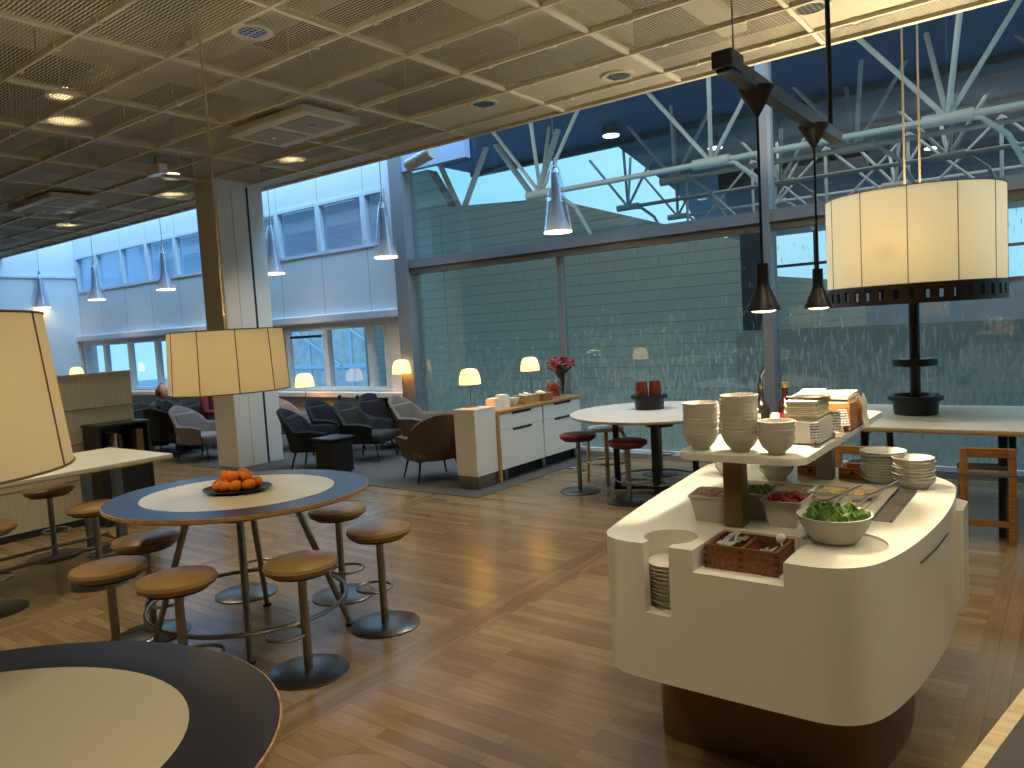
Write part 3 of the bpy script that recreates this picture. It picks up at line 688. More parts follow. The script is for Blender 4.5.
# white standing table on the left
t = thing('standing_table', 'long white topped table by the beige partition with steel foot rails', 'table', (-5.98, 2.98, 0))
MB().span(-.49, .49, -4.2, 0, .77, .80, .006).build('top', mat('pale_laminate', S(226, 224, 206), .35), t, False)
MB().span(-.492, .492, -4.202, .002, .762, .771).build('edge_band', OAKE, t, False)
for x in (-.42, .1):
    for y in (-.25, -3.6): MB().span(x-.03, x+.03, y-.03, y+.03, 0, .77).build('leg', STEELD, t, False)
for x in (-.22, .12): MB().cyl((x, -4, .15), (x, -.2, .15), .013, seg=10).build('footrail', STEEL, t)
for y in (-.25, -3.6): MB().cyl((-.22, y, .15), (.12, y, .15), .011, seg=8).build('rail_bracket', STEEL, t)
o = thing('wall_box', 'small dark switch box on top of the beige partition beside the lamp shade', 'box', (-7.425, 2.93, 1.405))
MB().span(-.03, .03, -.03, .03, 0, .02).build('base', BLACK, o, False); MB().span(-.022, .022, -.045, .045, .02, .1, .006).build('body', DARKW, o, False)

# near dark table corner on the right
t = thing('side_counter', 'dark grey table corner with pale wood edge at the lower right', 'table', (0, 0, 0))
A = Vector((-.118, 1.30)); dv = Vector((.035, .18)).normalized(); nv = Vector((dv.y, -dv.x))
P = lambda s, w: tuple(A + dv*s + nv*w)
MB().prism([P(-.5, .012), P(.38, .012), P(.38, .46), P(-.5, .46)], .87, .9).build('top', mat('grey_tabletop', S(84, 80, 78), .4), t, False)
MB().prism([P(-.5, -.012), P(.38, -.012), P(.38, .012), P(-.5, .012)], .865, .901).build('edge_band', wood('pale_edge', S(236, 216, 176), S(214, 188, 140)), t, False)
MB().prism([P(-.4, .12), P(.3, .12), P(.3, .42), P(-.4, .42)], 0, .87).build('base', DARKW, t, False)

# ------------------------------------------------------------------ round table, bent wood stool
t = thing('round_table', 'large round pale table on black legs near the glass', 'table', (-3.15, 6.36, 0))
MB().lathe([(0, .72), (.76, .72), (.78, .73), (.78, .745), (.77, .75), (0, .75)], (0, 0, 0), 72).build('top', mat('pale_grey_top', S(206, 192, 172), .45), t)
for k in range(4):
    a_ = pi*k/2 + .45
    MB().box((.36*cos(a_), .36*sin(a_), .37), (.055, .055, .70), a_).build('leg', BLACK, t, False)
    MB().box((.19*cos(a_), .19*sin(a_), .03), (.42, .05, .03), a_).build('foot_bar', BLACK, t, False)
MB().cyl((0, 0, .03), (0, 0, .72), .04, seg=16).build('centre_post', BLACK, t)
MB().tube([(.38*cos(2*pi*k/48), .38*sin(2*pi*k/48), .12) for k in range(48)], .01, 8, True).build('foot_ring', STEEL, t)
o = thing('table_bucket', 'black bucket planter in the middle of the round table', 'bucket', (-3.26, 6.5, .75))
MB().lathe([(0, 0), (.135, 0), (.14, .10), (.172, .102), (.172, .135), (.155, .135), (.13, .11), (.125, .02), (0, .02)], (0, 0, 0), 36).build('body', BLACK, o)
AMB = mat('amber_glass', S(150, 66, 40), .15, var=.6, scale=60, bump=.6, trans=.3)
for k, (dx, dy, tx) in enumerate(((-.055, -.03, 'left amber glass candle jar in the black bucket'), (.06, .0, 'right amber glass candle jar in the black bucket'))):
    o = thing('candle_jar', tx, 'candle jar', (-3.26+dx*.8, 6.5+dx*.6+dy, .77), 0, 'amber jars in the bucket')
    MB().lathe([(0, 0), (.045, 0), (.058, .06), (.06, .16), (.05, .23), (.052, .24), (.046, .24), (.055, .16), (.05, .06), (.04, .01), (0, .01)], (0, 0, 0), 24).build('glass', AMB, o)
    MB().cyl((0, 0, .01), (0, 0, .12), .035, seg=16).build('candle', PORC, o)
ws = thing('bentwood_stool', 'pale bent wood stool half behind the round table', 'stool', (-3.78, 6.55, 0), .5)
MB().lathe([(0, .52), (.175, .52), (.18, .535), (.175, .55), (0, .55)], (0, 0, 0), 36).build('seat', mat('pale_seat', S(206, 196, 178), .5), ws)
for k in range(4):
    a_ = pi*k/2
    MB().tube([(.06*cos(a_), .06*sin(a_), .512), (.12*cos(a_), .12*sin(a_), .51), (.165*cos(a_), .165*sin(a_), .49), (.182*cos(a_), .182*sin(a_), .44), (.19*cos(a_), .19*sin(a_), .2), (.2*cos(a_), .2*sin(a_), 0)], .018, 8).build('leg', BIRCH, ws)
MB().tube([(.187*cos(2*pi*k/36), .187*sin(2*pi*k/36), .2) for k in range(36)], .011, 8, True).build('footring', BIRCH, ws)

# ------------------------------------------------------------------ long table with trestles and frame stools
t = thing('long_table', 'long white table along the glass under the huge drum lamp', 'table', (-1.55, 5.82, 0))
MB().span(0, 4.4, 0, 1.38, .71, .735, .006).build('top', mat('white_table_top', S(220, 204, 174), .42), t, False)
MB().span(-.002, 4.402, -.002, 1.382, .70, .712).build('edge_band', OAKE, t, False)
for x in (.28, 1.15, 2.3, 3.6):
    for y in (.14, 1.22):
        s = 1 if y < .7 else -1
        MB().cyl((x, y+.1*s, .70), (x, y-.04*s, 0), .03, .022, 12).build('leg', BLACK, t)
    MB().span(x-.02, x+.02, .2, 1.18, .64, .68).build('crossbar', BLACK, t, False)
MB().span(.28, 3.6, .67, .71, .645, .675).build('rail', BLACK, t, False)
def frame_stool(label, loc, rz):
    o = thing('frame_stool', label, 'stool', loc, rz, 'low backed wooden stools at the long table')
    for sx in (-1, 1):
        MB().box((sx*.135, 0, .315), (.045, .035, .63), 0, .006).build('back_post', PINE, o)
        MB().box((sx*.135, .28, .22), (.045, .04, .44), 0, .006).build('leg', PINE, o)
        MB().box((sx*.135, .14, .12), (.025, .25, .03)).build('stretcher', PINE, o, False)
    MB().box((0, 0, .60), (.225, .035, .06), 0, .004).build('top_rail', PINE, o)
    MB().box((0, .16, .455), (.33, .36, .03), 0, .012).build('seat', mat('grey_seat_pad', S(120, 112, 100), .7), o)
    MB().box((0, 0, .13), (.225, .025, .035)).build('stretcher', PINE, o, False)
    return o
fs = frame_stool('open backed honey wood stool standing in front of the long table', (-.465, 5.73, 0), R(8))
place(copy_tree(fs), 0, (-1.22, 5.6, 0), R(-6), 'honey wood stool mostly hidden behind the stacked plates', 'low backed wooden stools at the long table')

# ------------------------------------------------------------------ sideboard by the lounge
c = thing('side_pillar', 'white box pillar with steel plinth at the near end of the sideboard', 'cabinet', (-4.89, 5.85, .007))
MB().span(-.135, .135, -.17, .17, .13, .79, .004).build('body', WHITE, c, False); MB().span(-.138, .138, -.173, .173, .79, .80).build('top', PORC, c, False)
MB().span(-.125, .125, -.16, .16, 0, .13).build('plinth', STEEL, c, False)
sb = thing('sideboard', 'white sideboard with oak top and black slot handles', 'sideboard', (-4.74, 6.05, .007))
MB().span(-.44, -.018, 0, 1.6, .13, .71).build('carcass', OAK, sb, False)
MB().span(-.50, .012, -.01, 1.62, .715, .745, .003).build('top', OAK, sb, False)
MB().span(-.46, .01, -.035, 0, .0, .715).build('side_panel', OAK, sb, False)
MB().span(-.4, -.1, .1, 1.55, 0.008, .13).build('plinth', DARKW, sb, False)
for y in (.12, .82, 1.5): MB().span(-.12, -.06, y, y+.06, .008, .13).build('foot', STEEL, sb, False)
for y0 in (0.01, .81):
    dr = MB().span(-.018, 0, y0, y0+.78, .545, .71, .003).build('drawer', WHITE, sb, False)
    MB().span(-.001, .004, y0+.22, y0+.56, .685, .709).build('handle', BLACK, dr, False)
    dr = MB().span(-.018, 0, y0, y0+.78, .13, .54, .003).build('door', WHITE, sb, False)
    MB().span(-.001, .004, y0+.22, y0+.56, .515, .538).build('handle', BLACK, dr, False)
# lamps
def tlamp(label, loc, pole, group, grow=1.0, power=6):
    o = thing('table_lamp', label, 'lamp', loc, 0, group)
    MB().lathe([(0, 0), (.075, 0), (.075, .012), (.01, .018), (0, .018)], (0, 0, 0), 28).build('base', STEEL, o)
    MB().cyl((0, 0, .015), (0, 0, pole+.05), .006, seg=10).build('pole', STEEL, o)
    g_ = grow
    MB().lathe([(.125*g_, pole), (.122*g_, pole+.06*g_), (.105*g_, pole+.13*g_), (.085*g_, pole+.165*g_), (.04*g_, pole+.178*g_), (0, pole+.18*g_), (0, pole+.174*g_), (.08*g_, pole+.16*g_), (.118*g_, pole+.06*g_), (.121*g_, pole)], (0, 0, 0), 32).build('lamp_shade', OPAL, o)
    light('POINT', 'lamp_bulb', (loc[0], loc[1], loc[2]+pole+.06*grow), power, WARM, shadow_soft_size=.03)
    return o
tlamp('lit dome table lamp on the white box pillar', (-4.985, 5.92, .808), .235, 'lit dome lamps in the lounge', .9)
tlamp('lit dome table lamp at the back of the sideboard beside the flowers', (-5.06, 7.10, .752), .335, 'lit dome lamps in the lounge', .88)
tlamp('lit dome floor lamp by the window right of the oval drum shade', (-9.5, 7.35, .008), .87, 'lit dome lamps in the lounge', 1.15)
tlamp('lit dome floor lamp at the right end of the lounge windows', (-7.66, 7.62, .008), 1.03, 'lit dome lamps in the lounge', 1.1)
tlamp('lit dome floor lamp near the end wall behind the partition', (-16.8, 7.2, .008), 1.1, 'lit dome lamps in the lounge', 1.1)
# things on the sideboard
def napkin_block(label, loc, d, rz=0):
    o = thing('napkin_holder', label, 'napkin holder', loc, rz, 'napkin holders on the sideboard')
    MB().span(-d[0]/2, d[0]/2, -d[1]/2, d[1]/2, 0, .02).build('tray', PORC, o, False)
    MB().span(-d[0]/2+.006, d[0]/2-.006, -d[1]/2+.006, d[1]/2-.006, .02, d[2]).build('napkins', PAPER, o, False)
    for s in (-1, 1): MB().span(s*d[0]/2-.003, s*d[0]/2+.003, -d[1]/2, d[1]/2, .0, d[2]*.9).build('side', PORC, o, False)
napkin_block('white napkin block nearest the white pillar on the sideboard', (-4.88, 6.16, .753), (.12, .12, .12))
napkin_block('second white napkin block behind the first on the sideboard', (-4.90, 6.33, .753), (.11, .11, .14))
def bowl(m, r, h, foot=.4, t=.006):
    return MB().lathe([(0, 0), (r*foot, 0), (r*foot*1.05, .006), (r*.78, h*.4), (r*.95, h*.75), (r, h), (r-t, h), (r*.95-t, h*.75), (r*.78-t, h*.4+t*.5), (r*foot, .012), (0, .012)], (0, 0, 0), 40)
o = tag(bowl(PORC, .075, .09).build('bowl', PORC), 'white round bowl on the sideboard between napkins and wooden basket', 'bowl'); o.location = (-4.87, 6.48, .753)
def basket(label, loc, sx, sy, h, m, content):
    o = thing('basket', label, 'basket', loc)
    b = MB(); b.span(-sx/2, sx/2, -sy/2, sy/2, 0, .012)
    for s in (-1, 1):
        b.box((s*(sx/2), 0, h/2), (.012, sy+.03, h), 0, 0, 2, Matrix.Rotation(s*.18, 3, 'Y')); b.box((0, s*(sy/2), h/2), (sx, .012, h), 0, 0, 2, Matrix.Rotation(-s*.18, 3, 'X'))
    b.build('body', m, o, False)
    random.seed(len(label)); q = MB()
    for k in range(26): q.box((random.uniform(-sx*.4, sx*.4), random.uniform(-sy*.4, sy*.4), h*.6+random.random()*.05), (.05, .02, .006), random.random()*3, 0, 2, Matrix.Rotation(random.random()*2, 3, Vector((random.random(), random.random(), 1))))
    s = q.build('sachets', content, o, False); s['kind'] = 'stuff'
basket('pale wooden basket in the middle of the sideboard top', (-4.86, 6.72, .753), .16, .24, .10, BIRCH, PAPER)
basket('tan wicker basket of sachets right of the pale basket', (-4.85, 7.0, .753), .16, .18, .09, wood('wicker', S(190, 138, 82), S(130, 86, 46), .7, 60, (1, 1, 8)), PAPER)
o = thing('snack_jar', 'clear jar of red orange snacks on the sideboard below the flowers', 'jar', (-4.83, 7.22, .753))
MB().lathe([(0, 0), (.075, 0), (.096, .03), (.1, .17), (.075, .22), (.078, .23), (.07, .22), (.094, .17), (.09, .03), (.07, .008), (0, .008)], (0, 0, 0), 28).build('glass', GLS, o)
random.seed(8); q = MB()
for k in range(170):
    a_ = random.random()*6.28; rr = .08*math.sqrt(random.random()); q.ball((rr*cos(a_), rr*sin(a_), .022+.15*random.random()), .014, (1, .7, .8), 6, 4)
s = q.build('snacks', mat('red_snacks', S(168, 70, 36), .5, var=.7, scale=60), o); s['kind'] = 'stuff'
o = thing('flower_vase', 'glass vase of dark red flowers at the glass end of the sideboard', 'vase', (-4.86, 7.44, .753))
MB().lathe([(0, 0), (.05, 0), (.055, .2), (.06, .26), (.055, .26), (.05, .2), (.045, .01), (0, .01)], (0, 0, 0), 24).build('vase', GLS, o)
q = MB(); random.seed(3); fl = MB(); lv = MB()
for k in range(64):
    a_ = random.random()*6.28; rr = .165*math.sqrt(random.random()); zt = .40+.1*random.random()-rr*.45
    tip = Vector((rr*cos(a_), rr*sin(a_), zt)); q.tube([(rr*.12*cos(a_), rr*.12*sin(a_), .02), (rr*.3*cos(a_), rr*.3*sin(a_), .25), tip], .0025, 5)
    for j in range(5): fl.ball(tip+Vector((random.uniform(-.02, .02), random.uniform(-.02, .02), random.uniform(-.01, .015))), .014, (1, 1, .7), 7, 5)
    lv.box(tip*.75+Vector((0, 0, .06)), (.06, .02, .002), a_, 0, 2, Matrix.Rotation(random.random()*3, 3, Vector((random.random(), random.random(), 1))))
q.build('stems', mat('stem_dark_green', S(52, 66, 34), .7), o); f2 = fl.build('blossoms', mat('dark_red_petals', S(150, 62, 62), .7, var=.4, scale=40), o); f2['kind'] = 'stuff'
l2 = lv.build('leaves', mat('dark_leaf', S(44, 56, 34), .6), o, False); l2['kind'] = 'stuff'

# ------------------------------------------------------------------ lounge armchairs
def armchair(label, loc, rz, m, legm, group='lounge armchairs'):
    """faces +Y in its own frame"""
    o = thing('lounge_armchair', label, 'armchair', loc, rz, group)
    def top(th):
        a_ = abs(th); back, arm = .745, .49
        f = cos(a_/R(72)*pi/2)**.7 if a_ < R(72) else 0
        return arm + (back-arm)*f - .05*max(0, (a_-R(105))/R(40))
    def pt(th, v, off):
        z = .24 + (top(th)-.24)*v
        wv = .80 + .22*v
        rx, ry = (.33-off)*wv, (.32-off)*wv
        x, y = rx*sin(th), -ry*cos(th)
        if abs(th) > pi/2: y = ry*(abs(th)-pi/2)*1.15; x = math.copysign(rx*(1-.02*(abs(th)-pi/2)), th)
        lean = -.10*v*max(0, cos(th))
        return Vector((x, y+lean, z))
    T = R(132); nu, nv = 41, 9; b = MB()
    outer = [[pt(-T+2*T*i/(nu-1), j/(nv-1), 0) for i in range(nu)] for j in range(nv)]
    inner = [[pt(-T+2*T*i/(nu-1), j/(nv-1), .05) for i in range(nu)] for j in range(nv)]
    loops = []
    for i in range(nu):
        prof = [outer[j][i] for j in range(nv)]
        mid = (outer[-1][i]+inner[-1][i])/2 + Vector((0, 0, .022))
        prof += [mid] + [inner[j][i] for j in range(nv-1, -1, -1)]
        loops.append([b.bm.verts.new(p) for p in prof])
    b.skin(loops, True, True)
    b.build('shell', m, o, True, 60)
    MB().box((0, .06, .30), (.52, .58, .13), 0, .045, 4).build('seat_cushion', m, o)
    MB().box((0, -.235, .50), (.44, .09, .34), 0, .04, 4, Matrix.Rotation(.2, 3, 'X')).build('back_cushion', m, o)
    for sx in (-1, 1):
        for sy in (-1, 1):
            MB().cyl((sx*.2, .04+sy*.2, .24), (sx*.25, .04+sy*.26, 0.008), .014, .009, 10).build('leg', legm, o)
    return o
FG = mat('grey_fabric', S(122, 116, 116), .9, var=.15, scale=80, bump=.2)
FB = mat('brown_fabric', S(92, 74, 58), .9, var=.15, scale=80, bump=.2)
FT = mat('taupe_fabric', S(128, 112, 98), .9, var=.15, scale=80, bump=.2)
FD = mat('dark_green_fabric', S(40, 42, 38), .9, var=.2, scale=80, bump=.2)
FK = mat('navy_black_fabric', S(24, 27, 34), .9, var=.2, scale=80, bump=.2)
ac = [('grey armchair left of the white column with its seat toward the column', (-9.92, 5.82), -70, FG), ('navy armchair turned with its back to the camera beside the grey armchair', (-10.72, 5.86), 15, FK), ('dark armchair under the seated man in black', (-11.55, 6.06), -75, FD),
      ('black high armchair behind the seated man in black', (-12.5, 6.45), -60, FK), ('dark armchair under the person in maroon', (-10.98, 6.56), -70, FD),
      ('black armchair just right of the white column', (-7.58, 5.93), -58, FK), ('tall backed black armchair behind the low black tables', (-8.27, 6.86), -75, FK),
      ('dark green armchair in the middle of the lounge group', (-7.38, 6.62), -72, FD), ('black armchair half hidden against the window sill', (-7.92, 7.46), -100, FK),
      ('taupe armchair against the facade frame', (-7.05, 7.28), -78, FT), ('brown armchair turned away at the carpet edge', (-5.6, 5.95), 62, FB),
      ('grey armchair mostly hidden right behind the white column', (-9.35, 6.95), -80, FG)]
for tx, (x, y), rz, m in ac:
    armchair(tx, (x, y, .0), R(rz), m, BLACK)
def side_table(label, loc, s, h, open_=False):
    o = thing('side_table', label, 'side table', loc)
    MB().box((0, 0, h-.012), (s, s, .024), 0, .003).build('top', BLACK, o)
    MB().box((0, 0, (h-.06)/2+.03), (s-.06, s-.06, h-.09)).build('body', BLACK, o, False)
    MB().box((0, 0, .02), (s-.1, s-.1, .03)).build('base', DARKW, o, False)
side_table('low black cube table in front of the black armchairs', (-6.95, 5.72, .0), .36, .45)
side_table('low black cube table behind the brown armchair', (-5.42, 6.62, .0), .30, .45)
o = thing('water_bottle', 'small dark bottle with white label on the black cube table by the pillar', 'bottle', (-5.36, 6.55, .45))
MB().lathe([(0, 0), (.03, 0), (.03, .1), (.012, .15), (.012, .18), (0, .18)], (0, 0, 0), 20).build('body', mat('dark_bottle', S(28, 26, 24), .2), o)
MB().cyl((0, 0, .03), (0, 0, .08), .0305, seg=20).build('label', PORC, o); MB().cyl((0, 0, .18), (0, 0, .2), .014, seg=12).build('cap', PORC, o)
for k, (x, z) in enumerate(((-8.6, .0), (-9.0, .0))):
    o = thing('socket_post', ['small black gooseneck reading head on the sill between the chairs', 'small black gooseneck reading head on the sill by the column'][k], 'reading light', (x, 7.58, .008), 0, 'gooseneck lights at the sill')
    MB().tube([(0, 0, 0), (0, 0, .6), (.02, -.02, .68), (.06, -.05, .7)], .008, 8).build('neck', BLACK, o); MB().ball((.08, -.06, .70), .03).build('head', BLACK, o); MB().cyl((0, 0, 0), (0, 0, .012), .06, seg=16).build('base', BLACK, o)

# ------------------------------------------------------------------ people
def body(name, joints, edges, m, parent, root=0):
    me = bpy.data.meshes.new(name); me.from_pydata([j[0] for j in joints], edges, []); me.update()
    o = bpy.data.objects.new(name, me); COL.objects.link(o); me.materials.append(m)
    sk = o.modifiers.new('skin', 'SKIN'); sk.use_smooth_shade = True
    for i, j in enumerate(joints):
        v = me.skin_vertices[0].data[i]; r = j[1]; v.radius = (r, r) if not isinstance(r, tuple) else r
        v.use_root = (i == root)
    o.modifiers.new('sub', 'SUBSURF').levels = 2; o.modifiers['sub'].render_levels = 2
    o.parent = parent
    return o
SKIN = mat('skin', S(206, 152, 122), .5, var=.06, scale=10)
def head(parent, c, face, hair=None, s=1.0):
    """face: yaw the nose points to (radians, 0 = +Y)"""
    rot = Matrix.Rotation(face, 3, 'Z'); q = MB(); c = Vector(c)
    def fn(u, v):
        th, ph = 2*pi*u, pi*(v-.5)*.998
        x, y, z = cos(ph)*sin(th), cos(ph)*cos(th), sin(ph)
        X, Y_, Z = .075*x, .095*y, .12*z
        if z < 0: X *= 1+.25*z; Y_ = Y_*(1+.12*z) + .012*(-z)
        if y > 0 and abs(x) < .25: Y_ += .022*max(0, 1-abs(x)/.25)*max(0, 1-abs(z+.12)/.25)
        if y > .5: Y_ -= .008*max(0, 1-abs(abs(x)-.42)/.2)*max(0, 1-abs(z-.06)/.14)
        if y > .6: Y_ += .006*max(0, 1-abs(x)/.4)*max(0, 1-abs(z+.45)/.09)
        return c + s*(rot @ Vector((X, Y_, Z)))
    q.grid(fn, 40, 28, True)
    for e in (-1, 1): q.ball(c + s*(rot @ Vector((e*.078, -.005, -.01))), .026*s, (.35, .7, 1), 10, 8, rot)
    o = q.build('head', SKIN, parent)
    ey = MB()
    for e in (-1, 1): ey.ball(c + s*(rot @ Vector((e*.03, .083, .012))), .011*s, (1, .6, .7), 8, 6, rot)
    ey.build('eyes', BLACK, o)
    MB().box(c + s*(rot @ Vector((0, .098, -.058))), (.045*s, .01, .008), 0, 0, 2, rot).build('mouth', mat('lips', S(150, 84, 76), .6), o)
    return o
def hand(parent, c, d, m=SKIN):
    c = Vector(c); d = Vector(d).normalized(); sdv = d.cross(Vector((0, 0, 1))).normalized(); dn = Vector((0, 0, -1))
    q = MB(); q.ball(c, .042, (.9, .9, .45), 12, 8)
    for k in range(4):
        b0 = c + sdv*(k-1.5)*.019 + d*.03; ln = (.06, .07, .066, .05)[k]
        q.tube([b0, b0+d*ln*.5+dn*.006, b0+d*ln*.8+dn*.022, b0+d*ln*.9+dn*.04], [.009, .0085, .008, .006], 7)
    q.tube([c+sdv*.03, c+sdv*.055+d*.02, c+sdv*.055+d*.05+dn*.01], [.011, .010, .007], 7)
    return q.build('hand', m, parent)
def sitter(label, loc, face, top, leg, head_yaw, headph=False, lean=0, dz=-.1):
    o = thing('person', label, 'person', loc, face)
    J = [((0, 0, .44+dz), .13), ((0, -.02+lean*.3, .62+dz), .125), ((0, -.03+lean*.7, .80+dz), .15), ((0, -.02+lean, .94+dz), .09), ((0, lean, 1.0+dz), .05),
         ((-.17, -.02+lean, .90+dz), .075), ((.17, -.02+lean, .90+dz), .075), ((-.24, .06+lean, .66+dz), .052), ((.24, .06+lean, .66+dz), .052), ((-.16, .28+lean*.5, .56), .04), ((.16, .28+lean*.5, .56), .04)]
    body('jacket', J, [(0, 1), (1, 2), (2, 3), (3, 4), (3, 5), (3, 6), (5, 7), (6, 8), (7, 9), (8, 10)], top, o)
    J2 = [((0, 0, .42+dz), .13), ((-.1, .04, .43+dz), .105), ((.1, .04, .43+dz), .105), ((-.12, .44, .46), .075), ((.12, .44, .46), .075), ((-.12, .48, .1), .05), ((.12, .48, .1), .05)]
    body('trousers', J2, [(0, 1), (0, 2), (1, 3), (2, 4), (3, 5), (4, 6)], leg, o)
    for s in (-1, 1):
        hand(o, (s*.14, .33+lean*.5, .56), (-s*.3, 1, -.1))
        MB().box((s*.12, .53, .05), (.09, .25, .085), 0, .03, 3).build('shoe', BLACK, o)
    MB().cyl((0, lean, .96+dz), (0, lean+.01, 1.05+dz), .05, .047, 16).build('neck', SKIN, o)
    h = head(o, (0, lean+.03, 1.13+dz), head_yaw)
    rot = Matrix.Rotation(head_yaw, 3, 'Z'); c = Vector((0, lean+.03, 1.13+dz))
    if headph:
        q = MB(); q.tube([c + rot @ Vector((.092*sin(a_), -.01, .135*cos(a_))) for a_ in [R(-95)+R(190)*k/16 for k in range(17)]], .009, 8)
        for s in (-1, 1): q.ball(c + rot @ Vector((s*.09, -.005, -.01)), .038, (.5, .9, 1.1), 14, 10, rot)
        q.build('headphones', mat('maroon_headphones', S(90, 20, 24), .4), h)
        q = MB(); q.lathe([(.078, 0), (.085, .02), (.07, .03)], c + Vector((0, -.02, -.03)), 20, 1, 1.15); 
        q.bm.clear(); q.grid(lambda u, v: c + rot @ Vector((.079*sin(R(100)+R(160)*u), .1*cos(R(100)+R(160)*u), -.06+.1*v)), 16, 6); q.build('hair', mat('short_grey_hair', S(96, 86, 78), .9), h)
    else:
        q = MB(); q.grid(lambda u, v: c + rot @ Vector((.083*cos((v*.52)*pi)*sin(R(60)+R(240)*u) if v < 1 else 0, .104*cos((v*.5)*pi)*cos(R(60)+R(240)*u), -.05+.18*sin(v*.5*pi))), 24, 8)
        q.build('hair', mat('brown_hair', S(70, 48, 32), .8), h)
    return o
JB = mat('black_jacket', S(20, 22, 26), .7, var=.2, scale=20); JM = mat('maroon_top', S(120, 28, 38), .8, var=.25, scale=14); TD = mat('blue_jeans', S(28, 44, 96), .85, var=.35, scale=16); TB = mat('dark_trousers', S(26, 26, 30), .85)
sitter('bald man in black jacket with maroon headphones seated left of the drum shade', (-11.46, 6.1, .008), R(-75), JB, TB, R(25), True, .02, -.22)
sitter('person in maroon top and blue jeans seated behind the grey armchair', (-10.94, 6.57, .008), R(-70), JM, TD, R(10), False, .1)

# ------------------------------------------------------------------ the buffet counter
CT, CB = .87, .41
OUT = [(-1.33, 2.30), (-1.31, 2.235), (-1.27, 2.19), (-1.20, 2.17), (-.62, 2.17), (-.56, 2.178), (-.505, 2.205), (-.46, 2.255), (-.425, 2.35), (-.395, 2.50), (-.372, 2.70), (-.358, 2.92), (-.360, 3.15),
       (-.375, 3.36), (-.40, 3.44), (-.45, 3.53), (-.55, 3.60), (-1.30, 3.63), (-1.40, 3.61), (-1.45, 3.55), (-1.45, 3.40), (-1.42, 3.10), (-1.385, 2.70)]
def smooth_loop(P, it=2):
    for _ in range(it):
        Q = []
        for i in range(len(P)):
            a_, b_ = Vector(P[i]), Vector(P[(i+1) % len(P)])
            Q += [tuple(a_*.75+b_*.25), tuple(a_*.25+b_*.75)]
        P = Q
    return P
bf = thing('buffet_counter', 'white rounded buffet island with bronze plinth and two tier shelf', 'counter', (0, 0, 0))
bd = MB().prism(smooth_loop(OUT, 2), CB, CT, .006, 2).build('body', SOLID, bf, True, 35)
def cutter(mb): return mb.build('cutter', SOLID, None, False)
cuts = [cutter(MB().cyl((-1.09, 2.285, .64), (-1.09, 2.285, .95), .088, seg=40)), cutter(MB().span(-1.137, -1.047, 2.1, 2.285, .64, .95)),
        cutter(MB().span(-.965, -.685, 2.1, 2.45, .80, .95)), cutter(MB().span(-1.19, -.62, 2.86, 3.21, .82, .95)), cutter(MB().lathe([(0, .862), (.125, .862), (.126, .9), (0, .9)], (-.585, 2.455, 0), 40))]
for c_ in cuts:
    mo = bd.modifiers.new('cut', 'BOOLEAN'); mo.object = c_; mo.operation = 'DIFFERENCE'; mo.solver = 'EXACT'
bpy.context.view_layer.update()
dg = bpy.context.evaluated_depsgraph_get()
nm = bpy.data.meshes.new_from_object(bd.evaluated_get(dg), depsgraph=dg)
bd.modifiers.clear(); bd.data = nm
nm.shade_smooth(); nm.set_sharp_from_angle(angle=R(30))
for c_ in cuts: bpy.data.objects.remove(c_)
inset = [(-.9+(x+.9)*.83-.04, 2.9+(y-2.9)*.58+.03) for x, y in OUT]
MB().prism(smooth_loop([(x-.01, y+.02) for x, y in inset], 2), 0, CB).build('plinth', BRONZE, bf, True, 35)
MB().prism([(-.42, 3.22), (-.343, 3.24), (-.343, 3.40), (-.42, 3.47)], CB+.0, CT-.06).build('end_panel', SOLID, bf, False)
MB().tube([(-.385, 2.56, .80), (-.366, 2.74, .80), (-.356, 2.93, .80)], .0025, 6).build('drawer_seam', DARKW, bf)
MB().span(-.555, -.505, 2.74, 3.24, CT-.002, CT+.003).build('steel_channel', STEEL, bf, False)
q = MB()
for x in (-.562, -.500): q.span(x-.004, x+.004, 2.74, 3.24, CT, CT+.006)
q.build('channel_lip', STEELD, bf, False)
MB().span(-1.19, -.62, 2.86, 3.21, .815, .822).build('well_floor', STEEL, bf, False)
# two tier shelf
for (x, y, tx) in ((-.945, 2.51, 'front'), (-.87, 3.38, 'rear')):
    MB().span(x-.033, x+.033, y-.03, y+.03, CT, 1.113, .003).build('shelf_post', BRONZE if tx == 'front' else STEEL, bf, False)
def rrect(x0, x1, y0, y1, r, n=6):
    P = []
    for cx, cy, a0 in ((x1-r, y1-r, 0), (x0+r, y1-r, pi/2), (x0+r, y0+r, pi), (x1-r, y0+r, 1.5*pi)):
        for k in range(n+1): P.append((cx+r*cos(a0+pi/2*k/n), cy+r*sin(a0+pi/2*k/n)))
    return P
SHZ = 1.137
MB().prism(rrect(-1.112, -.68, 2.385, 3.63, .065), 1.113, SHZ, .004, 2).build('upper_shelf', SOLID, bf, True, 35)

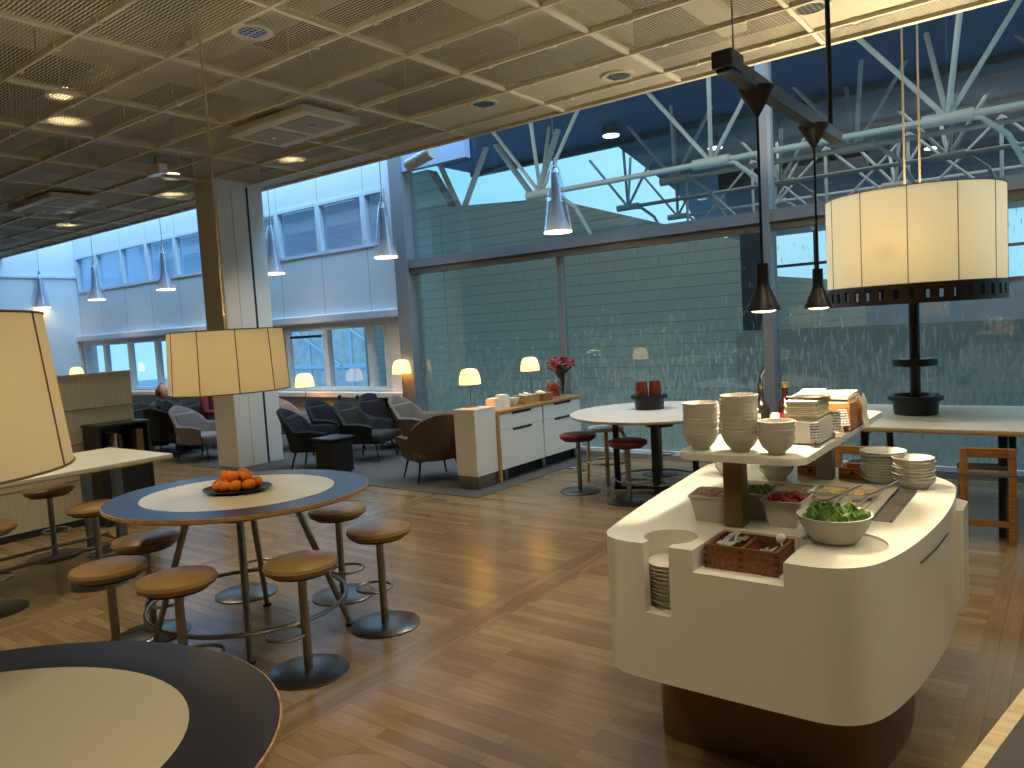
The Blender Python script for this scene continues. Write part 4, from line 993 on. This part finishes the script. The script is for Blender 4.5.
# bowl stacks on the shelf
def stack(mk, n, loc, dz, fmt, group, jit=.003, name='bowl', m=PORC):
    random.seed(int(loc[0]*1000)); first = None
    for i in range(n):
        if first is None: first = tag(mk().build(name, m), 'x', name); o = first
        else: o = first.copy(); COL.objects.link(o)
        o.location = (loc[0]+random.uniform(-jit, jit), loc[1]+random.uniform(-jit, jit), loc[2]+i*dz)
        o['label'] = fmt % from_top(i, n); o['group'] = group
B1 = lambda: bowl(PORC, .061, .062, .45, .004)
stack(B1, 9, (-1.047, 2.475, SHZ), .0128, 'white bowl, %s in the left stack on the buffet shelf', 'left stack of bowls on the shelf')
stack(lambda: bowl(PORC, .063, .064, .45, .004), 11, (-.908, 2.47, SHZ), .0128, 'white bowl, %s in the tall middle stack on the buffet shelf', 'middle stack of bowls on the shelf')
stack(lambda: bowl(PORC, .059, .06, .42, .004), 5, (-.783, 2.455, SHZ), .0125, 'cream bowl, %s in the short right stack on the buffet shelf', 'right stack of bowls on the shelf')
# plates at the far corner, in the niche, and under the shelf
def plate(r, h=.022):
    return lambda: MB().lathe([(0, 0), (r*.62, 0), (r*.66, .003), (r*.97, h*.85), (r, h), (r*.99, h+.002), (r*.95, h*.9), (r*.64, .006), (0, .006)], (0, 0, 0), 44)
stack(plate(.080, .026), 9, (-.65, 3.38, CT), .0115, 'white plate, %s in the left stack at the far buffet corner', 'left stack of plates at the far corner', .004, 'plate')
stack(plate(.09, .014), 2, (-.64, 3.385, CT+.108), .008, 'wider white plate, %s on the left far corner stack', 'wide plates on the far corner stack', .004, 'plate')
stack(lambda: bowl(PORC, .077, .036, .62, .005), 8, (-.52, 3.32, CT), .0122, 'white soup plate, %s in the right stack at the far buffet corner', 'right stack of soup plates at the far corner', .004, 'soup_plate')
stack(lambda: bowl(PORC, .081, .028, .7, .004), 10, (-1.09, 2.287, .64), .0135, 'white plate, %s in the round niche of the buffet front', 'plates in the niche', .001, 'plate')
stack(lambda: bowl(PORC, .075, .05, .55, .005), 4, (-1.06, 3.32, CT), .014, 'white bowl, %s in the stack under the shelf beside the food wells', 'right stack of bowls under the shelf', .003)
stack(lambda: bowl(PORC, .07, .05, .55, .005), 4, (-1.26, 3.30, CT), .014, 'white bowl, %s in the stack half hidden by the bronze shelf post', 'left stack of bowls under the shelf', .003)

# cutlery box in the front notch
bx = thing('cutlery_box', 'dark wood dovetailed box of cutlery set in the buffet front edge', 'box', (-.835, 2.235, .801), R(0))
w_, d_, h_ = .115, .17, .075
q = MB(); q.span(-w_, w_, .0, .011, 0, h_); q.span(-w_, w_, d_-.011, d_, 0, h_); q.span(-w_, -w_+.011, .011, d_-.011, 0, h_); q.span(w_-.011, w_, .011, d_-.011, 0, h_); q.span(-w_+.011, w_-.011, .011, d_-.011, 0, .008)
q.build('sides', WALNUT, bx, False)
MB().span(-.006, .006, .011, d_-.011, .008, h_-.003).build('divider', WALNUT, bx, False)
q = MB()
for x in (-w_+.004, 0, w_-.004):
    for k in range(3): q.span(x-.008, x+.008, -.0006, .002, .012+k*.022, .022+k*.022)
q.build('dovetails', mat('dark_dovetail', S(66, 36, 18), .6), bx, False)
def fork():
    q = MB(); q.tube([(0, -.07, 0), (0, -.02, .003), (0, .03, 0)], [.0045, .003, .003], 6)
    q.box((0, .042, 0), (.018, .024, .0025), 0, .001)
    for k in range(4): q.box((-.0072+.0048*k, .066, .0015), (.0026, .028, .002))
    return q
def knife():
    q = MB(); q.box((0, .03, 0), (.013, .09, .002), 0, .0008); return q
random.seed(11); fo_ = None
for k in range(22):
    if fo_ is None: o = fo_ = tag(fork().build('fork', CUTL), 'x', 'fork')
    else: o = fo_.copy(); COL.objects.link(o)
    o.location = (-.835-.058+random.uniform(-.022, .022), 2.235+.085+random.uniform(-.008, .008), .801+.034+.0022*k); o.rotation_euler = (random.uniform(-.08, .08), random.uniform(-.4, .4), random.uniform(-.22, .22) + (pi if k % 2 else 0))
    o.scale = (.86, .86, .86)
    o['label'] = 'steel fork jumbled in the left half of the cutlery box'; o['group'] = 'forks in the cutlery box'
kn = thing('knife', 'x', 'knife'); knife().build('blade', CUTL, kn, False)
MB().tube([(0, -.07, 0), (0, -.04, 0), (0, -.014, 0)], [.007, .0075, .006], 8).build('handle', BLACK, kn)
kh = PORC
for k in range(6):
    o = place(kn, k, (-.835+.058+random.uniform(-.022, .022), 2.235+.085, .801+.03+.004*k), random.uniform(-.22, .22)+(pi if k % 2 else 0), 'black handled knife lying in the right half of the cutlery box', 'knives in the cutlery box')
sp = thing('serving_spoon', 'white spoon standing in the right half of the cutlery box', 'spoon', (-.745, 2.36, .815), .6)
MB().tube([(0, -.03, 0), (0, 0, .03), (0, .008, .06)], .004, 8).build('handle', PORC, sp); MB().ball((0, .01, .068), .016, (1, .5, 1), 14, 10).build('bowl', PORC, sp)

# deep white bins
def tub(label, loc, rz, w0, l0, h, content_m, kindc, seed, group='deep white food tubs', leafy=False):
    o = thing('food_tub', label, 'food tub', loc, rz, group)
    q = MB(); k = .72
    prof = []
    for (s, z) in ((k*.98, 0), (k, .0), (1, h), (1.06, h), (1.06, h+.004), (.96, h+.004), (k*.93, .008)):
        P = rrect(-w0/2*s, w0/2*s, -l0/2*s, l0/2*s, .02*s)
        prof.append([q.bm.verts.new((x, y, z)) for x, y in P])
    q.skin(prof, True, True); q.build('tub', PORC, o, True, 50)
    random.seed(seed); q = MB()
    for i in range(70):
        x, y = random.uniform(-w0*.34, w0*.34), random.uniform(-l0*.36, l0*.36)
        ax = Matrix.Rotation(random.random()*3, 3, Vector((random.random(), random.random(), .6)))
        if leafy: q.ball((x, y, h*.82+random.random()*.022), .02, (1, .5, .18), 8, 5, ax)
        else: q.ball((x, y, h*.80+random.random()*.02), .016, (1.2, .8, .3), 8, 5, ax)
    q.span(-w0*.40, w0*.40, -l0*.41, l0*.41, h*.62, h*.8)
    s = q.build(kindc, content_m, o); s['kind'] = 'stuff'
    return o
MTL = mat('pale_ham', S(236, 198, 176), .5, var=.25, scale=30); CUC = mat('sliced_cucumber', S(128, 138, 84), .5, var=.5, scale=40); BEET = mat('red_tomato', S(176, 40, 34), .4, var=.5, scale=30)
tub('deep white tub of pale sliced food left of the bronze shelf post', (-1.055, 2.57, CT), .12, .135, .16, .09, MTL, 'sliced_ham', 1)
tub('deep white tub of green vegetables behind the bronze shelf post', (-.925, 2.67, CT), .05, .11, .16, .09, CUC, 'cucumber', 2)
tub('deep white tub of red tomato slices right of the bronze shelf post', (-.80, 2.60, CT), .02, .135, .165, .09, BEET, 'tomato', 3)
# salad bowl
o = thing('salad_bowl', 'big white bowl of green salad leaves on the buffet edge', 'salad bowl', (-.615, 2.475, CT))
MB().lathe([(0, 0), (.068, 0), (.072, .004), (.1, .048), (.111, .08), (.113, .083), (.108, .083), (.095, .048), (.066, .01), (0, .01)], (0, 0, 0), 48).build('bowl', PORC, o)
random.seed(21); q = MB()
for i in range(90):
    a_ = random.random()*6.28; rr = .082*math.sqrt(random.random()); L_ = random.uniform(.02, .038); rotm = Matrix.Rotation(random.random()*6.28, 3, 'Z') @ Matrix.Rotation(random.uniform(-.9, .9), 3, 'X') @ Matrix.Rotation(random.uniform(-.6, .6), 3, 'Y')
    c0 = Vector((rr*cos(a_), rr*sin(a_), .07+random.random()*.024*(1-rr/.13)))
    q.grid(lambda u, v: c0 + rotm @ Vector(((u-.5)*L_*.9*sin(pi*min(max(v, .04), .96))*(1+.25*sin(v*19)), (v-.5)*L_*1.7, .012*cos((u-.5)*5)+.006*sin(v*9))), 5, 8)
q.lathe([(0, .05), (.088, .05), (.097, .07), (0, .074)], (0, 0, 0), 24)
s = q.build('salad_leaves', mat('salad_green', S(96, 130, 44), .5, var=.75, scale=25, trans=.2), o); s['kind'] = 'stuff'
# trays in the wells
TP = mat('clear_lid', S(214, 206, 196), .2)
tr_ = [(-1.10, 3.05, .15, .28, S(226, 198, 180), 'pale pink sliced meat', 'long back left food tray holding pale sliced meat'), (-.93, 3.05, .15, .28, S(232, 214, 176), 'cheese', 'back food tray of pale yellow cheese slices'),
       (-.785, 3.13, .12, .13, S(236, 220, 150), 'cheese', 'small back right food tray of yellow cheese'), (-.66, 3.13, .1, .13, S(226, 190, 110), 'egg', 'far right food tray of yellow egg pieces'),
       (-.785, 2.96, .12, .16, S(206, 184, 164), 'spread', 'front food tray of beige spread behind the salad bowl'), (-.66, 2.96, .1, .16, S(214, 200, 178), 'spread', 'front right food tray under the tongs')]
for k, (x, y, sx, sy, col, what, tx) in enumerate(tr_):
    o = thing('food_tray', tx, 'food tray', (x, y, .823), 0, 'sunken food trays in the buffet')
    q = MB(); pr = []
    for (s, z) in ((.9, 0), (1, .05), (1.05, .05), (1.05, .055), (.95, .055), (.85, .006)): pr.append([q.bm.verts.new(p+(z,)) for p in rrect(-sx/2*s, sx/2*s, -sy/2*s, sy/2*s, .014)])
    q.skin(pr, True, True); q.build('tray', PORC, o, True, 50)
    random.seed(k); q = MB(); q.span(-sx*.45, sx*.45, -sy*.45, sy*.45, .01, .038)
    for i in range(40): q.box((random.uniform(-sx*.38, sx*.38), random.uniform(-sy*.38, sy*.38), .04+random.random()*.008), (.03, .045, .003), random.random()*3, .001, 1, Matrix.Rotation(random.uniform(-.25, .25), 3, Vector((random.random(), random.random(), 0.2))))
    s = q.build('food', mat('food_%d' % k, col, .55, var=.15, scale=30), o, False); s['kind'] = 'stuff'
for k, (x, y, rz, tx) in enumerate([(-.60, 2.98, -.35, 'steel serving tongs resting across the front right food tray'), (-.585, 3.10, -.35, 'steel serving spoon resting across the far right food tray'), (-.70, 2.93, -.4, 'steel serving fork lying on the front food tray')]):
    o = thing('serving_utensil', tx, 'serving utensil', (x, y, CT+.026), rz, 'serving utensils on the trays')
    MB().tube([(0, -.1, .0), (0, 0, .012), (0, .12, .028)], .004, 8).build('handle', CHROME, o)
    MB().ball((0, -.105, .004), .016, (1, 1.5, .25), 12, 8).build('head', CHROME, o)

# napkins, wooden bin, bottles, signs on the shelf
o = thing('napkin_box', 'white tall box packed with cream napkins on the buffet shelf', 'napkin box', (-.76, 2.74, SHZ), R(0))
q = MB(); q.span(-.06, .06, -.10, .10, 0, .006); q.span(-.06, .06, -.10, -.094, 0, .08); q.span(-.06, -.054, -.094, .1, 0, .08); q.span(.054, .06, -.094, .1, 0, .08)
q.build('box', PORC, o, False)
random.seed(5); q = MB()
for k in range(22): q.box((random.uniform(-.004, .004), random.uniform(-.006, .006), .01+k*.0066), (.104, .175, .005), random.uniform(-.03, .03))
for k in range(5): q.box((.01, .02, .157+k*.004), (.12-.01*k, .15, .003), random.uniform(-.2, .2), 0, 2, Matrix.Rotation(random.uniform(-.08, .08), 3, 'X') @ Matrix.Rotation(random.uniform(-.2, .2), 3, 'Z'))
q.build('napkins', PAPER, o, False)
o = thing('wooden_bin', 'honey wood bin filled with cream napkins at the far end of the shelf', 'napkin bin', (-.745, 3.09, SHZ), R(0))
q = MB(); q.span(-.07, .07, -.11, .11, 0, .006); q.span(-.07, .07, -.11, -.10, 0, .105); q.span(-.07, .07, .10, .11, 0, .105); q.span(-.07, -.06, -.1, .1, 0, .105); q.span(.06, .07, -.1, .1, 0, .105)
q.build('bin', wood('honey_bin', S(190, 132, 66), S(140, 88, 40), .5, 8, (2, 2, 14)), o, False)
q = MB()
for k in range(16): q.box((random.uniform(-.006, .006), random.uniform(-.01, .03), .02+k*.0072), (.11, .18, .005), random.uniform(-.1, .1), 0, 2, Matrix.Rotation(random.uniform(.0, .12), 3, 'X'))
q.build('napkins', PAPER, o, False)
o = tag(MB().grid(lambda u, v: Vector((-.665+.005*sin(v*6)+.012*v, 3.12+(u-.5)*.09+.05*v, SHZ+.12-.115*v+.01*sin(u*9))), 10, 10).build('loose_napkin', PAPER), 'loose napkin hanging over the side of the honey wood bin', 'napkin')
def bottle(label, loc, s, bodym, capm, spout):
    o = thing('bottle', label, 'bottle', loc, 0)
    MB().lathe([(0, 0), (.03*s, 0), (.032*s, .006), (.032*s, .085*s), (.026*s, .105*s), (.013*s, .122*s), (.012*s, .165*s), (0, .165*s)], (0, 0, 0), 28).build('body', bodym, o)
    MB().cyl((0, 0, .165*s), (0, 0, .185*s), .014*s, seg=16).build('cap', capm, o)
    if spout: MB().tube([(0, 0, .185*s), (0, 0, .215*s), (.012, 0, .235*s), (.014, 0, .255*s)], [.009, .006, .005, .004], 8).build('spout', CHROME, o)
    return o
DB = mat('dark_bottle', S(28, 26, 24), .2)
b1 = bottle('dark oil bottle with steel pourer behind the bowls on the shelf', (-1.005, 2.98, SHZ), .98, DB, CHROME, True)
b2 = bottle('dark bottle with gold cap and red label on the shelf', (-.935, 3.06, SHZ), .96, mat('brown_bottle', S(48, 22, 14), .15), mat('gold_cap', S(206, 172, 96), .3, .8), False)
MB().lathe([(.0318, .025), (.0318, .06)], (0, 0, 0), 28).build('label', mat('red_label', S(150, 30, 28), .5), b2)
for k, (x, y, tx, m) in enumerate([(-.985, 2.86, 'small seasoning jar with white cap behind the short bowl stack', DB), (-.925, 2.90, 'small jar with cream cap beside the napkin box', mat('olive_jar', S(110, 104, 44), .3)), (-1.03, 2.84, 'small jar with white cap near the tall bowl stack', DB)]):
    o = thing('seasoning_jar', tx, 'jar', (x, y, SHZ), 0, 'seasoning jars on the shelf')
    MB().lathe([(0, 0), (.018, 0), (.019, .05), (.014, .058), (0, .058)], (0, 0, 0), 20).build('body', m, o); MB().cyl((0, 0, .058), (0, 0, .075), .017, seg=18).build('cap', PORC, o)
# printed cards in chrome clips
CARD = mat('printed_card', S(238, 234, 224), .5)
n, L, b = nodes_of(CARD)
tc = n.new('ShaderNodeTexCoord'); mp = n.new('ShaderNodeMapping'); mp.inputs['Scale'].default_value = (420, 1, 40); L.new(tc.outputs['Object'], mp.inputs[0])
nz = n.new('ShaderNodeTexNoise'); nz.inputs['Scale'].default_value = 1; L.new(mp.outputs[0], nz.inputs['Vector'])
sp = n.new('ShaderNodeSeparateXYZ'); L.new(tc.outputs['Object'], sp.inputs[0])
row = math_n(n, L, 'LESS_THAN', math_n(n, L, 'FRACT', math_n(n, L, 'MULTIPLY', sp.outputs[2], 105)), .5)
ink = math_n(n, L, 'MULTIPLY', row, math_n(n, L, 'GREATER_THAN', nz.outputs['Fac'], .46))
mx = n.new('ShaderNodeMix'); mx.data_type = 'RGBA'; mx.inputs[6].default_value = S(240, 236, 228); mx.inputs[7].default_value = S(84, 74, 92)
L.new(ink, mx.inputs[0]); L.new(mx.outputs[2], b.inputs['Base Color'])
for k, (x, y, s, tx) in enumerate([(-.705, 2.62, .9, 'nearest printed card in a chrome clip on the shelf edge'), (-.695, 2.83, 1.15, 'middle printed card in a chrome clip on the shelf edge'), (-.695, 2.97, 1.1, 'farthest printed card in a chrome clip on the shelf edge')]):
    o = thing('card_holder', tx, 'sign', (x, y, SHZ), R(38), 'printed cards on the shelf')
    MB().lathe([(0, 0), (.018, 0), (.017, .004), (.004, .007), (.003, .014), (0, .014)], (0, 0, 0), 20).build('clip_base', CHROME, o)
    MB().tube([(0, .002, .012), (.003, .002, .02), (0, .002, .027), (-.003, .002, .022)], .0015, 6).build('clip', CHROME, o)
    MB().box((0, 0, .024+.03*s), (.04*s, .0012, .062*s), 0, 0, 2, Matrix.Rotation(-.12, 3, 'X')).build('card', CARD, o, False)
# wooden trays behind the wells
for k, (x, y, tx) in enumerate([(-.94, 3.46, 'small honey wood box left of the rear shelf post'), (-.765, 3.45, 'small honey wood box right of the rear shelf post')]):
    o = thing('wooden_tray', tx, 'box', (x, y, CT), 0, 'small wood boxes behind the food wells')
    q = MB(); q.span(-.055, .055, -.06, .06, 0, .006)
    for s in (-1, 1): q.span(s*.052-.004, s*.052+.004, -.06, .06, .006, .045); q.span(-.048, .048, s*.056-.004, s*.056+.004, .006, .045)
    q.build('sides', wood('honey_bin', S(190, 132, 66), S(140, 88, 40)), o, False)
    MB().cyl((0, -.061, .025), (0, -.058, .025), .009, seg=12).build('hole', BLACK, o)
